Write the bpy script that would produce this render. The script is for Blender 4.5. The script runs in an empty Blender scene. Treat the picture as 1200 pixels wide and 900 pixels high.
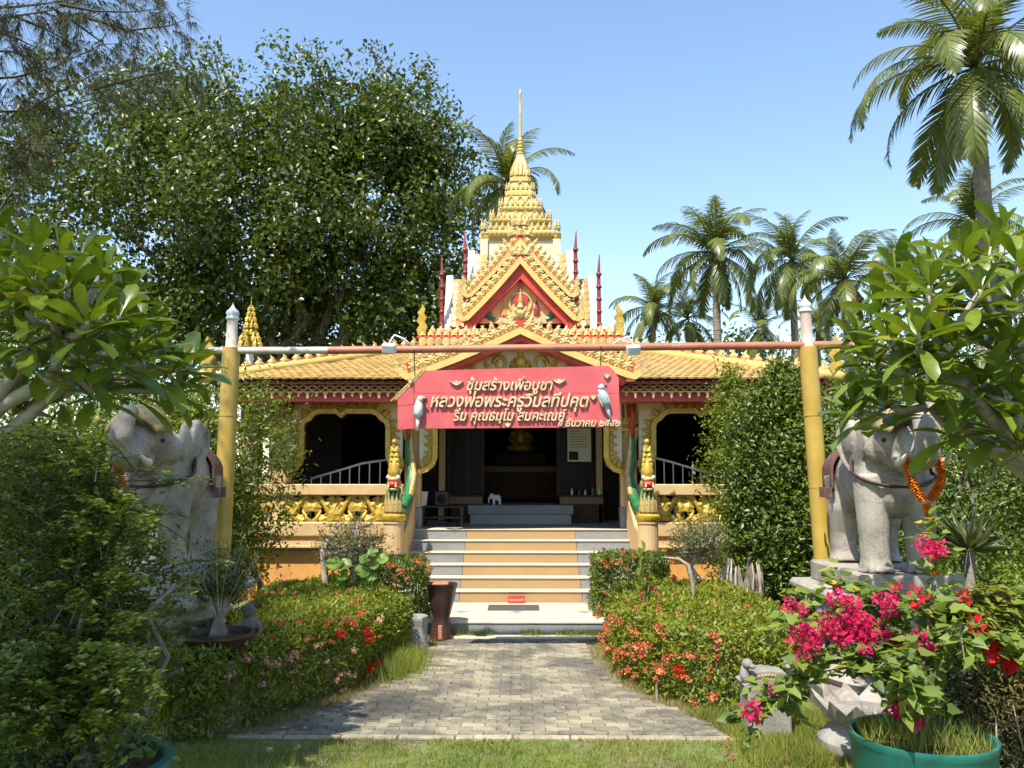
import bpy, bmesh, math, random
import numpy as np
from mathutils import Matrix, Vector, Euler
R = math.radians
random.seed(7); rng = np.random.default_rng(11)
scene = bpy.context.scene
C = scene.collection

# ------------------------------------------------------------------ camera, sky, sun, exposure
FPX, HORIZON, VPX, EYE = 970.0, 553.0, 610.0, 2.11          # photograph pixels (1200 x 900), metres
PITCH = math.atan((HORIZON - 450) / FPX); YAW = math.atan((VPX - 600) / FPX)
cam_data = bpy.data.cameras.new('camera'); cam = bpy.data.objects.new('camera', cam_data); C.objects.link(cam)
cam_data.sensor_width = 36; cam_data.lens = FPX / 1200 * 36; cam_data.clip_end = 6000; cam_data.clip_start = 0.05
cam.location = (0, 0, EYE); cam.rotation_euler = (math.pi / 2 + PITCH, 0, YAW)
scene.camera = cam
TO_SUN = Vector((-0.27, -0.57, 1.0)).normalized()
SUN_EL = math.asin(TO_SUN.z); SUN_AZ = math.atan2(TO_SUN.x, TO_SUN.y)
world = bpy.data.worlds.new('World'); scene.world = world; world.use_nodes = True
wt = world.node_tree
sky = wt.nodes.new('ShaderNodeTexSky'); sky.sky_type = 'NISHITA'; sky.sun_disc = False
sky.sun_elevation = SUN_EL; sky.sun_rotation = SUN_AZ
sky.air_density = 1.2; sky.dust_density = 0.3; sky.ozone_density = 2.0; sky.altitude = 0
bgn = wt.nodes['Background']; bgn.inputs['Strength'].default_value = 0.14
wt.links.new(sky.outputs[0], bgn.inputs['Color'])
sun_data = bpy.data.lights.new('sun', 'SUN'); sun_data.energy = 4.6; sun_data.angle = R(0.53); sun_data.color = (1, 0.945, 0.85)
sun = bpy.data.objects.new('sun', sun_data); C.objects.link(sun)
sun.rotation_euler = TO_SUN.to_track_quat('Z', 'Y').to_euler(); sun.location = (-6, -12, 22)
vs = scene.view_settings; vs.view_transform = 'Standard'; vs.look = 'None'; vs.gamma = 1; vs.exposure = 0.92
vs.use_curve_mapping = False
scene.render.engine = 'CYCLES'
cy = scene.cycles; cy.use_denoising = True; cy.max_bounces = 6; cy.diffuse_bounces = 3; cy.glossy_bounces = 3
cy.transmission_bounces = 4; cy.transparent_max_bounces = 8; cy.caustics_reflective = False; cy.caustics_refractive = False
cy.use_adaptive_sampling = True; cy.adaptive_threshold = 0.015

_rot = Euler((math.pi / 2 + PITCH, 0, YAW)).to_matrix()
def at(px, py, Y):                                            # photograph pixel + distance -> point in the place
    d = _rot @ Vector(((px - 600) / FPX, -(py - 450) / FPX, -1.0))
    return Vector((0, 0, EYE)) + d * (Y / d.y)
def ground(px, py, z=0.0):
    d = _rot @ Vector(((px - 600) / FPX, -(py - 450) / FPX, -1.0))
    return Vector((0, 0, EYE)) + d * ((z - EYE) / d.z)
def zof(py, Y): return at(610, py, Y).z
def xof(px, Y, py=553): return at(px, py, Y).x

# ------------------------------------------------------------------ mesh builder
class MB:
    def __init__(s): s.v = []; s.f = []
    def add(s, vs, fs, M=None):
        n = len(s.v)
        s.v += [tuple(M @ Vector(p)) for p in vs] if M is not None else [tuple(p) for p in vs]
        s.f += [tuple(i + n for i in f) for f in fs]; return s
    def box(s, x0, x1, y0, y1, z0, z1, c=0.0, M=None):
        if c <= 0:
            vs = [(x, y, z) for z in (z0, z1) for y in (y0, y1) for x in (x0, x1)]
            return s.add(vs, [(0,2,3,1),(4,5,7,6),(0,1,5,4),(2,6,7,3),(0,4,6,2),(1,3,7,5)], M)
        bm = bmesh.new(); bmesh.ops.create_cube(bm, size=1)
        for v in bm.verts: v.co = ((x0+x1)/2 + v.co.x*(x1-x0), (y0+y1)/2 + v.co.y*(y1-y0), (z0+z1)/2 + v.co.z*(z1-z0))
        bmesh.ops.bevel(bm, geom=bm.edges[:], offset=c, segments=1, affect='EDGES', profile=0.5)
        return s.bm(bm, M)
    def bm(s, bm, M=None):
        bm.verts.index_update()
        s.add([v.co[:] for v in bm.verts], [[v.index for v in f.verts] for f in bm.faces], M); bm.free(); return s
    def lathe(s, prof, cx=0, cy=0, seg=16, M=None, square=False, rot=0.0):
        vs = []; fs = []
        if square: seg = 4; rot = math.pi / 4
        k = math.sqrt(2) if square else 1
        for r, z in prof:
            for i in range(seg):
                a = 2 * math.pi * i / seg + rot; vs.append((cx + r*k*math.cos(a), cy + r*k*math.sin(a), z))
        for j in range(len(prof) - 1):
            for i in range(seg):
                a, b = j*seg + i, j*seg + (i+1) % seg; fs.append((a, b, b + seg, a + seg))
        fs.append(tuple(range(seg))[::-1]); fs.append(tuple((len(prof)-1)*seg + i for i in range(seg)))
        return s.add(vs, fs, M)
    def redent(s, prof, cx, cy, M=None, notch=0.22):          # square plan with stepped corners, (half width, z) rings
        vs = []; fs = []; q = [(1, -1+notch), (1, 1-notch), (1-notch/2, 1-notch), (1-notch/2, 1-notch/2), (1-notch, 1-notch/2), (1-notch, 1)]
        ring = []
        for k in range(4):
            c_, s_ = [(1,0),(0,1),(-1,0),(0,-1)][k]
            for x, y in q: ring.append((x*c_ - y*s_, x*s_ + y*c_))
        n = len(ring)
        for r, z in prof: vs += [(cx + r*x, cy + r*y, z) for x, y in ring]
        for j in range(len(prof) - 1):
            for i in range(n): a, b = j*n + i, j*n + (i+1) % n; fs.append((a, b, b+n, a+n))
        fs.append(tuple(range(n))[::-1]); fs.append(tuple((len(prof)-1)*n + i for i in range(n)))
        return s.add(vs, fs, M)
    def tube(s, pts, rad, seg=8, M=None, flat=1.0):
        pts = [Vector(p) for p in pts]; n = len(pts)
        if not hasattr(rad, '__len__'): rad = [rad] * n
        vs = []; fs = []; up = None
        for i, p in enumerate(pts):
            t = (pts[min(i+1, n-1)] - pts[max(i-1, 0)]).normalized()
            if up is None:
                up = Vector((0,0,1)) if abs(t.z) < 0.9 else Vector((0,1,0))
            x = t.cross(up); 
            if x.length < 1e-6: x = t.orthogonal()
            x.normalize(); up = x.cross(t).normalized()
            for k in range(seg):
                a = 2*math.pi*k/seg; vs.append(p + x*(rad[i]*math.cos(a)) + up*(rad[i]*flat*math.sin(a)))
        for i in range(n-1):
            for k in range(seg): a, b = i*seg + k, i*seg + (k+1) % seg; fs.append((a, b, b+seg, a+seg))
        fs.append(tuple(range(seg))[::-1]); fs.append(tuple((n-1)*seg + k for k in range(seg)))
        return s.add(vs, fs, M)
    def prism(s, poly, y0, y1, M=None):                       # polygon in (x, z), thickness along y
        n = len(poly); vs = [(x, y0, z) for x, z in poly] + [(x, y1, z) for x, z in poly]
        fs = [tuple(range(n)), tuple(range(n, 2*n))[::-1]] + [(i, i+n, (i+1) % n + n, (i+1) % n) for i in range(n)]
        return s.add(vs, fs, M)
    def ribbon(s, path, w, y0, y1, M=None, taper=None, mitre=False):       # band of width w along a path in (x, z), extruded in y
        n = len(path); L = []; Rr = []
        for i in range(n):
            a = Vector(path[max(i-1,0)]); b = Vector(path[min(i+1,n-1)]); t = (b-a)
            t = t.normalized() if t.length > 1e-9 else Vector((1,0)); nn = Vector((-t.y, t.x)); p = Vector(path[i])
            ww = w * (taper[i] if taper else 1)
            if mitre and i == 0:
                k = ww/2/max(.3, abs(nn.y)); sg = 1 if nn.y > 0 else -1; L.append(p + Vector((0,sg*k))); Rr.append(p - Vector((0,sg*k))); continue
            L.append(p + nn*ww/2); Rr.append(p - nn*ww/2)
        for i in range(n-1):
            q = [L[i], L[i+1], Rr[i+1], Rr[i]]
            vs = [(p.x, y0, p.y) for p in q] + [(p.x, y1, p.y) for p in q]
            fs = [(0,1,2,3), (7,6,5,4), (0,4,5,1), (3,2,6,7)]
            if i == 0: fs.append((0,3,7,4))
            if i == n-2: fs.append((1,5,6,2))
            s.add(vs, fs, M)
        return s
    def ell(s, c, r, seg=12, rings=8, M=None):
        vs = [(c[0], c[1], c[2]-r[2])]; fs = []
        for j in range(1, rings):
            a = -math.pi/2 + math.pi*j/rings
            for i in range(seg):
                b = 2*math.pi*i/seg; vs.append((c[0]+r[0]*math.cos(a)*math.cos(b), c[1]+r[1]*math.cos(a)*math.sin(b), c[2]+r[2]*math.sin(a)))
        vs.append((c[0], c[1], c[2]+r[2])); top = len(vs)-1
        for i in range(seg):
            fs.append((0, 1+(i+1) % seg, 1+i)); o = 1+(rings-2)*seg; fs.append((o+i, o+(i+1) % seg, top))
        for j in range(rings-2):
            for i in range(seg): a, b = 1+j*seg+i, 1+j*seg+(i+1) % seg; fs.append((a, b, b+seg, a+seg))
        return s.add(vs, fs, M)
    def mesh(s, name, mat=None, smooth=False, normals=True):
        me = bpy.data.meshes.new(name); me.from_pydata(s.v, [], s.f)
        if normals:
            bm = bmesh.new(); bm.from_mesh(me); bmesh.ops.recalc_face_normals(bm, faces=bm.faces); bm.to_mesh(me); bm.free()
        if smooth:
            me.polygons.foreach_set('use_smooth', [True]*len(me.polygons))
            if smooth != 'all':
                me.set_sharp_from_angle(angle=R(40))
        if mat: me.materials.append(mat)
        me.update(); return me
    def build(s, name, mat, parent=None, smooth=False): return obj(name, s.mesh(name, mat, smooth), parent)

ROOTM = {}
def obj(name, me, parent=None, loc=None, rot=None, scale=None, kind=None, label=None, cat=None, group=None, world=True):
    o = bpy.data.objects.new(name, me); C.objects.link(o)
    if loc is not None: o.location = loc
    if rot is not None: o.rotation_euler = rot
    if scale is not None: o.scale = scale if hasattr(scale, '__len__') else (scale,)*3
    if parent is not None:
        o.parent = parent
        if world and parent.name in ROOTM: o.matrix_parent_inverse = ROOTM[parent.name].inverted()
    if kind: o['kind'] = kind
    if label: o['label'] = label
    if cat: o['category'] = cat
    if group: o['group'] = group
    return o
def thing(name, label, cat, loc=(0,0,0), rz=0.0, group=None):
    o = obj(name, None, None, loc, (0,0,rz), label=label, cat=cat, group=group)
    o.empty_display_size = 0.2
    ROOTM[o.name] = Matrix.Translation(Vector(loc)) @ Matrix.Rotation(rz, 4, 'Z')
    return o
def np_mesh(name, V, F, mat, smooth=False):
    V = np.asarray(V, np.float32); F = np.asarray(F, np.int32); k = F.shape[1]
    me = bpy.data.meshes.new(name); me.vertices.add(len(V)); me.vertices.foreach_set('co', V.ravel())
    me.loops.add(F.size); me.loops.foreach_set('vertex_index', F.ravel())
    me.polygons.add(len(F)); me.polygons.foreach_set('loop_start', np.arange(0, F.size, k, dtype=np.int32))
    if smooth: me.polygons.foreach_set('use_smooth', np.ones(len(F), bool))
    me.update(calc_edges=True); me.materials.append(mat); return me

# ------------------------------------------------------------------ materials
def mk(name):
    m = bpy.data.materials.new(name); m.use_nodes = True; nt = m.node_tree
    return m, nt, nt.nodes['Principled BSDF'], nt.nodes['Material Output']
def ramp(nt, src, stops):
    r = nt.nodes.new('ShaderNodeValToRGB'); e = r.color_ramp.elements
    while len(e) < len(stops): e.new(0.5)
    for i, (p, c) in enumerate(stops): e[i].position = p; e[i].color = (*c, 1)
    nt.links.new(src, r.inputs[0]); return r.outputs[0]
def noise(nt, scale, detail=6, rough=0.6, coord='Object', dist=0.0):
    tc = nt.nodes.new('ShaderNodeTexCoord'); n = nt.nodes.new('ShaderNodeTexNoise')
    n.inputs['Scale'].default_value = scale; n.inputs['Detail'].default_value = detail; n.inputs['Roughness'].default_value = rough
    n.inputs['Distortion'].default_value = dist
    nt.links.new(tc.outputs[coord], n.inputs['Vector']); return n.outputs['Fac']
def mixc(nt, fac, a, b, mode='MIX'):
    m = nt.nodes.new('ShaderNodeMix'); m.data_type = 'RGBA'; m.blend_type = mode
    for s_, val in ((0, fac), (6, a), (7, b)):
        if isinstance(val, (int, float)): m.inputs[s_].default_value = val
        elif isinstance(val, tuple): m.inputs[s_].default_value = (*val, 1)
        else: nt.links.new(val, m.inputs[s_])
    return m.outputs[2]
def bump(nt, b, h, strength=0.3, dist=0.02):
    n = nt.nodes.new('ShaderNodeBump'); n.inputs['Strength'].default_value = strength; n.inputs['Distance'].default_value = dist
    nt.links.new(h, n.inputs['Height']); nt.links.new(n.outputs[0], b.inputs['Normal'])
def dim(c, k): return tuple(min(1, x*k) for x in c)
def surf(name, col, rough=0.6, sc=6.0, var=0.22, col2=None, dirt=None, dsc=1.3, bsc=40.0, bst=0.25, metal=0.0, spec=0.5, isl=0.0, amt=(0.45, 0.7), obrand=0.0):
    m, nt, b, o = mk(name)
    c = ramp(nt, noise(nt, sc), [(0.3, dim(col, 1-var)), (0.7, col2 or dim(col, 1+var))])
    if isl or obrand:
        src = nt.nodes.new('ShaderNodeNewGeometry').outputs['Random Per Island'] if isl else nt.nodes.new('ShaderNodeObjectInfo').outputs['Random']
        k = isl or obrand
        c = mixc(nt, 1.0, c, ramp(nt, src, [(0, (1-k,)*3), (1, (1,)*3)]), 'MULTIPLY')
    if dirt:
        f = ramp(nt, noise(nt, dsc, 8, 0.65, dist=0.4), [(amt[0], (0,)*3), (amt[1], (1,)*3)])
        c = mixc(nt, f, c, dirt)
    nt.links.new(c, b.inputs['Base Color']); b.inputs['Roughness'].default_value = rough; b.inputs['Metallic'].default_value = metal
    b.inputs['Specular IOR Level'].default_value = spec
    if bst: bump(nt, b, noise(nt, bsc, 4, 0.6), bst, 0.01)
    return m
def leafmat(name, c1, c2, c3=None, rough=0.42, trans=0.35, spec=0.4, tcol=None, sc=1.5):
    m, nt, b, o = mk(name)
    rnd = nt.nodes.new('ShaderNodeNewGeometry').outputs['Random Per Island']
    stops = [(0, c1), (0.75, c2)] + ([(0.97, c2), (1.0, c3)] if c3 else [(1, dim(c2, 1.15))])
    c = ramp(nt, rnd, stops)
    c = mixc(nt, ramp(nt, noise(nt, sc, 3), [(0.35, (0.15,)*3), (0.65, (0.85,)*3)]), mixc(nt, 1.0, c, (0.72, 0.72, 0.72), 'MULTIPLY'), mixc(nt, 1.0, c, (1.22, 1.15, 1.0), 'MULTIPLY'))
    nt.links.new(c, b.inputs['Base Color']); b.inputs['Roughness'].default_value = rough; b.inputs['Specular IOR Level'].default_value = spec
    tr = nt.nodes.new('ShaderNodeBsdfTranslucent')
    nt.links.new(mixc(nt, 1.0, c, tcol or (1.5, 1.45, 0.5), 'MULTIPLY'), tr.inputs['Color'])
    mx = nt.nodes.new('ShaderNodeMixShader'); mx.inputs[0].default_value = trans
    nt.links.new(b.outputs[0], mx.inputs[1]); nt.links.new(tr.outputs[0], mx.inputs[2]); nt.links.new(mx.outputs[0], o.inputs['Surface'])
    return m

M = {}
M['gold'] = surf('gold_paint', (0.46, 0.29, 0.03), 0.34, 9, 0.25, (0.60, 0.42, 0.07), (0.30, 0.14, 0.03), 3.5, 60, 0.35, 0.25, amt=(0.55, 0.8))
M['palegold'] = surf('pale_gold_paint', (0.45, 0.31, 0.075), 0.38, 14, 0.25, (0.64, 0.50, 0.20), (0.26, 0.07, 0.02), 7, 70, 0.5, 0.15, amt=(0.52, 0.75))
M['yellow'] = surf('yellow_trim_paint', (0.56, 0.40, 0.10), 0.45, 5, 0.12, (0.63, 0.48, 0.16), (0.55, 0.36, 0.12), 2.5, 40, 0.15, amt=(0.5, 0.8))
M['cream'] = surf('cream_plaster', (0.62, 0.53, 0.34), 0.7, 4, 0.06, (0.68, 0.60, 0.42), (0.62, 0.50, 0.30), 1.2, 50, 0.15, amt=(0.5, 0.85))
M['white'] = surf('white_plaster', (0.62, 0.59, 0.53), 0.65, 4, 0.06, (0.68, 0.66, 0.61), (0.52, 0.48, 0.42), 2.0, 40, 0.15, amt=(0.55, 0.85))
M['tan'] = surf('tan_plaster', (0.52, 0.34, 0.15), 0.65, 3, 0.10, (0.58, 0.40, 0.19), (0.47, 0.30, 0.14), 1.8, 60, 0.15, amt=(0.5, 0.8))
M['orange'] = surf('orange_plaster', (0.62, 0.30, 0.07), 0.65, 3, 0.12, None, (0.42, 0.20, 0.07), 1.5, 60, 0.15)
M['red'] = surf('red_paint', (0.50, 0.045, 0.02), 0.5, 6, 0.18, None, (0.30, 0.03, 0.02), 2, 50, 0.15)
M['pinkred'] = surf('faded_red_fascia_paint', (0.55, 0.07, 0.085), 0.55, 5, 0.12, None, (0.42, 0.06, 0.07), 2.0, 40, 0.15)
M['darkred'] = surf('dark_red_paint', (0.22, 0.02, 0.02), 0.5, 6, 0.2)
M['green'] = surf('green_enamel', (0.02, 0.13, 0.05), 0.35, 18, 0.35, (0.05, 0.24, 0.10))
M['dimgold'] = surf('shaded_gilding', (0.13, 0.075, 0.02), 0.5, 20, 0.4)  # indoor gilding, the hall's shade put into its colour
M['tile'] = surf('yellow_roof_tile', (0.46, 0.28, 0.07), 0.42, 7, 0.25, (0.56, 0.37, 0.12), (0.30, 0.17, 0.06), 3.0, 50, 0.3, obrand=0.30, amt=(0.55, 0.85))
M['tilestuff'] = surf('yellow_roof_tile_field', (0.45, 0.27, 0.07), 0.42, 7, 0.25, (0.55, 0.36, 0.12), (0.30, 0.17, 0.06), 3.0, 50, 0.3, isl=0.30, amt=(0.55, 0.85))
M['under'] = surf('roof_underlay', (0.16, 0.05, 0.025), 0.8, 5, 0.2)
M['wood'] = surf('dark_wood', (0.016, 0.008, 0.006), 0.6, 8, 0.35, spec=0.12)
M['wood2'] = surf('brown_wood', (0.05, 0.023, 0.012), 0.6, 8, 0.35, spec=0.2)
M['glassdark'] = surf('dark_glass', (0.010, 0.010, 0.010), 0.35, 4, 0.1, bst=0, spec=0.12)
M['black'] = surf('black_plastic', (0.015, 0.015, 0.016), 0.4, 8, 0.2)
M['granite'] = surf('grey_terrazzo', (0.19, 0.19, 0.185), 0.55, 130, 0.45, (0.32, 0.32, 0.31), (0.13, 0.125, 0.12), 1.6, 120, 0.1, amt=(0.55, 0.85))
M['terra'] = surf('ochre_terrazzo', (0.33, 0.205, 0.085), 0.6, 140, 0.30, (0.45, 0.295, 0.135), (0.42, 0.25, 0.10), 1.3, 120, 0.1, amt=(0.5, 0.85))
M['nosing'] = surf('pale_terrazzo_nosing', (0.60, 0.53, 0.38), 0.5, 120, 0.12, None, (0.5, 0.44, 0.34), 2.0, 120, 0.1)
M['metal'] = surf('painted_white_steel', (0.62, 0.64, 0.66), 0.35, 8, 0.1)
M['stone'] = surf('weathered_sandstone', (0.33, 0.29, 0.24), 0.85, 5, 0.16, (0.42, 0.38, 0.32), (0.15, 0.12, 0.09), 3.4, 75, 0.9, amt=(0.46, 0.68))
M['stone2'] = surf('grey_cast_stone', (0.27, 0.25, 0.215), 0.9, 7, 0.2, (0.36, 0.335, 0.29), (0.11, 0.10, 0.085), 2.8, 60, 0.5, amt=(0.45, 0.75))
M['bark'] = surf('grey_bark', (0.20, 0.165, 0.13), 0.85, 9, 0.35, None, (0.09, 0.075, 0.055), 6, 30, 0.6)
M['palebark'] = surf('pale_bark', (0.40, 0.35, 0.29), 0.8, 12, 0.25, None, (0.22, 0.19, 0.15), 6, 40, 0.5)
# ================================================================== the temple
YC = 18.2                                                     # centre of the square hall
FLOOR = 1.16
temple = thing('temple', 'ornate golden Thai temple with tiered spire, yellow tiled roof and stair', 'temple', (0, YC, 0))
T = temple
def part(name, mb, mat, parent=T, smooth=False): return mb.build(name, mat, parent, smooth)
def sub(name, me, parent, loc, rot=(0,0,0), scale=None): return obj(name, me, parent, loc, rot, scale)

# --- small carved pieces shared by many copies
def rosette_mesh(name, mat, n=6, r=0.5):                      # flower boss facing -y, unit width
    b = MB(); vs = [(0, -0.34, 0)]; fs = []
    for i in range(2*n):
        a = math.pi*i/n; rr = r if i % 2 == 0 else r*0.80
        vs.append((rr*math.cos(a), -0.16 if i % 2 == 0 else -0.05, rr*math.sin(a)))
    k = len(vs)
    for i in range(2*n):
        a = math.pi*i/n; rr = r*0.9 if i % 2 == 0 else r*0.7; vs.append((rr*math.cos(a), 0.06, rr*math.sin(a)))
    for i in range(2*n):
        j = (i+1) % (2*n); fs.append((0, 1+i, 1+j)); fs.append((1+i, k+i, k+j, 1+j))
    b.add(vs, fs); return b.mesh(name, mat)
def flame_mesh(name, mat, lean=0.18):                         # leaf-shaped flame standing on z=0, unit height, facing -y
    out = [(-0.34,0),(-0.42,0.16),(-0.36,0.34),(-0.44,0.40),(-0.22,0.56),(-0.20,0.74),(lean,1.0),(0.12,0.68),(0.26,0.52),(0.42,0.36),(0.34,0.30),(0.42,0.14),(0.34,0)]
    vs = [(x, -0.03, z) for x, z in out] + [(x*0.9, 0.12, z) for x, z in out] + [(0, -0.2, 0.05), (0.0, -0.22, 0.35), (0.02, -0.12, 0.65)]
    n = len(out); fs = []
    mid = [n*2, n*2, n*2+1, n*2+1, n*2+2, n*2+2, n*2+2, n*2+2, n*2+1, n*2+1, n*2+1, n*2, n*2]
    for i in range(n-1):
        fs.append((i, i+1, mid[i+1])) if mid[i] == mid[i+1] else fs.append((i, i+1, mid[i+1], mid[i]))
        fs.append((i+1, i, i+n, i+1+n))
    fs.append(tuple(range(n, 2*n))); b = MB(); b.add(vs, fs); return b.mesh(name, mat)
def niche_mesh(name, mat):                                    # little pointed arch, unit height
    b = MB()
    path = [(-0.36,0),(-0.36,0.35),(-0.26,0.62),(0,1.0),(0.26,0.62),(0.36,0.35),(0.36,0)]
    b.ribbon(path, 0.16, -0.12, 0.03); b.prism([(-0.3,0),(-0.3,0.35),(0,0.8),(0.3,0.35),(0.3,0)], -0.03, 0.03)
    return b.mesh(name, mat)
ME_ros = rosette_mesh('rosette', M['palegold'], 7, .54); ME_flame = flame_mesh('flame_ornament', M['palegold']); ME_flameg = flame_mesh('flame_leaf', M['gold'])
ME_niche = niche_mesh('niche', M['palegold'])
def finial_poly(h, lean=1):                                   # curling naga / swan finial outline, (x, z)
    p = [(-.10,0),(-.16,.18),(-.06,.34),(-.16,.46),(-.08,.62),(-.13,.72),(-.02,.86),(.02,1.0),(.10,.84),(.06,.70),(.16,.58),(.08,.46),(.17,.30),(.12,.14),(.13,0)]
    return [(x*h*lean, z*h) for x, z in p]

# --- platform, stair
b = MB(); b.box(-1.75, 1.75, 10.98, 12.46, -0.1, 0.15); plat = part('platform', b, M['granite'])
b = MB(); b.box(-1.73, 1.73, 10.965, 12.45, 0.155, 0.2, 0.01); part('platform_slab', b, M['nosing'], plat)
for x_ in (-.82,-.06,.86):
    b = MB(); b.add([(x_-.11,11.62,.2035),(x_,11.54,.2035),(x_+.11,11.62,.2035),(x_,11.70,.2035),(x_-.11,11.62,.19),(x_,11.54,.19),(x_+.11,11.62,.19),(x_,11.70,.19)],[(0,1,2,3),(0,4,5,1),(1,5,6,2),(2,6,7,3),(3,7,4,0)]); part('inlay_tile', b, surf('blue_inlay',(0.16,0.27,0.36),.5,40,.3), plat)
b = MB(); b.box(-1.6, 1.6, 10.76, 10.96, -0.05, 0.028, 0.008); part('platform_apron', b, M['nosing'], plat)
NR, RH, TD = 6, 0.16, 0.30
steps = MB(); steps.box(-1.83, 1.83, 12.5, 14.0, -0.1, 0.19); stair = part('stair', steps, M['granite'])
for i in range(NR):
    y0 = 12.43 + i*TD; z0 = 0.2 + i*RH; y1 = y0 + (TD if i < NR-1 else 0.35)
    for (x0, x1, m) in ((-1.80, -0.906, 'granite'), (-0.9, 0.9, 'terra'), (0.906, 1.80, 'granite')):
        b = MB(); b.box(x0, x1, y0 + 0.02, 13.95 + 0.01*i, z0 + 0.001, z0 + RH - 0.010); st = part('step', b, M[m], stair)
    b = MB(); b.box(-1.805, 1.805, y0, y1 + 0.015, z0 + RH - 0.010, z0 + RH, 0.003); part('step_tread', b, M['nosing'], stair)
# --- base, floor
b = MB(); b.box(-5.0, -1.86, 14.0, 23.2, -0.1, 0.80); b.box(1.86, 5.0, 14.0, 23.2, -0.1, 0.80); b.box(-1.86, 1.86, 14.02, 23.2, -0.1, 0.80); part('base_wall', b, M['orange'])
b = MB(); b.box(-5.1, 5.1, 13.98, 23.3, 0.80, 1.154); part('floor_slab', b, M['granite'])
for s in (-1, 1):
    x0, x1 = sorted((s*1.97, s*5.05))
    b = MB(); b.box(x0, x1, 13.88, 14.2, 1.04, 1.28, 0.02); b.box(x0, x1, 13.93, 14.2, 0.90, 1.04); b.box(x0, x1, 13.84, 14.2, 0.855, 0.90, 0.01); part('base_cornice', b, M['tan'])
    b = MB(); b.box(x0, x1, 13.93, 14.21, 1.72, 1.905, 0.015); part('balustrade_cap', b, M['tan'])
    # carved openwork balustrade: scrolls between the cap and the base
    panel = MB(); panel.box(x0, x1, 14.16, 14.19, 1.26, 1.30); pan = part('balustrade_panel', panel, M['gold'])
    def spiral(cx, cz, r0, a0, turns, dirn, sc=1.0):
        pts = []; rad = []
        for k in range(13):
            t = k/12; a = a0 + dirn*t*turns*2*math.pi; r = r0*(1-0.80*t)
            pts.append((cx + r*math.cos(a), 14.04, cz + r*math.sin(a))); rad.append(sc*(0.036 - 0.010*t))
        return pts, rad
    L = x1 - x0; nm = 4; w = L/nm; zc = 1.49
    for k in range(nm):
        mx = x0 + (k+0.5)*w; b = MB()
        for q in (-1, 1):
            for (cx, cz, r0, a0, tn, dd, sc) in ((mx+q*w*.25, zc-.03, .17, math.pi*.5, .95, -q, 1.0), (mx+q*w*.40, zc+.12, .09, -math.pi*.5, .8, q, .8), (mx+q*w*.09, zc+.10, .11, math.pi*.9 if q > 0 else math.pi*.1, .8, q, .8)):
                p, r = spiral(cx, cz, r0, a0, tn, dd, sc); b.tube(p, r, 6)
            b.tube([(mx+q*w*.02, 14.04, zc-.20), (mx+q*w*.12, 14.03, zc-.08), (mx+q*w*.32, 14.03, zc+.20), (mx+q*w*.5, 14.04, zc+.22)], [.03,.045,.05,.03], 6)
            b.tube([(mx+q*w*.5, 14.04, zc-.22), (mx+q*w*.38, 14.03, zc-.16), (mx+q*w*.30, 14.03, zc-.02)], [.04,.045,.02], 6)
        part('scroll', b, M['gold'], pan, 'all')
        for (dx, dz, rr, sc) in ((0, -.2, 0, .34), (-.22*w, .02, .7, .2), (.22*w, .02, -.7, .2), (-.44*w, -.05, .2, .26), (.44*w, -.05, -.2, .26), (-.12*w, .2, 2.6, .18), (.12*w, .2, -2.6, .18), (-.33*w, -.2, 1.1, .2), (.33*w, -.2, -1.1, .2)):
            sub('carved_leaf', ME_flameg, pan, (mx+dx, 14.03, zc+dz), (0, rr, 0), sc)
# --- columns with striped capitals
def column(x, y, r=0.16):
    b = MB(); b.box(x-r, x+r, y-r, y+r, FLOOR-.02, 3.2, 0.03); cl = part('column', b, M['tan'])
    if r < .15: b = MB(); b.box(x-r*1.12, x+r*1.12, y-r*1.12, y+r*1.12, FLOOR-.01, FLOOR+.36, 0.02); part('column_base', b, M['granite'], cl)
    b = MB(); b.lathe([(r*1.05, 2.78), (r*1.3, 2.80), (r*1.3, 2.86), (r*1.05, 2.88)], x, y, square=True); b.lathe([(r*1.08,2.91),(r*1.22,2.93),(r*1.22,2.96),(r*1.1,2.98)], x, y, square=True); part('capital_ring', b, M['gold'], cl)
    b = MB(); b.lathe([(r*1.08, 2.98), (r*1.2, 3.05), (r*1.5, 3.3), (r*1.55, 3.42)], x, y, square=True); part('capital', b, M['darkred'], cl)
    for k in range(4):
        px = x + (k-1.5)*r*0.62
        b = MB(); b.tube([(px, y-r*1.14, 2.99), (px + (k-1.5)*.012, y-r*1.3, 3.12), (px+(k-1.5)*.03, y-r*1.6, 3.4)], [.012,.016,.02], 5); part('capital_rib', b, M['palegold'], cl)
        sub('capital_leaf', ME_flameg, cl, (px, y-r-.01, 2.79), (math.pi, 0, 0), (.1,.1,.17)); sub('capital_leaf', ME_flameg, cl, (px, y-r*1.15, 2.97), (0,0,0), (.1,.1,.14))
    return cl
for s in (-1, 1): column(s*1.84, 14.28, 0.135); column(s*4.10, 14.16, 0.165)
for x, y in ((-4.75, 14.6), (4.75, 14.6), (-4.85, 21.8), (4.85, 21.8), (-4.85, 18.2), (4.85, 18.2)):
    b = MB(); b.box(x-.16, x+.16, y-.16, y+.16, FLOOR-.02, 3.4, .02); part('column', b, M['tan'])
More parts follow.
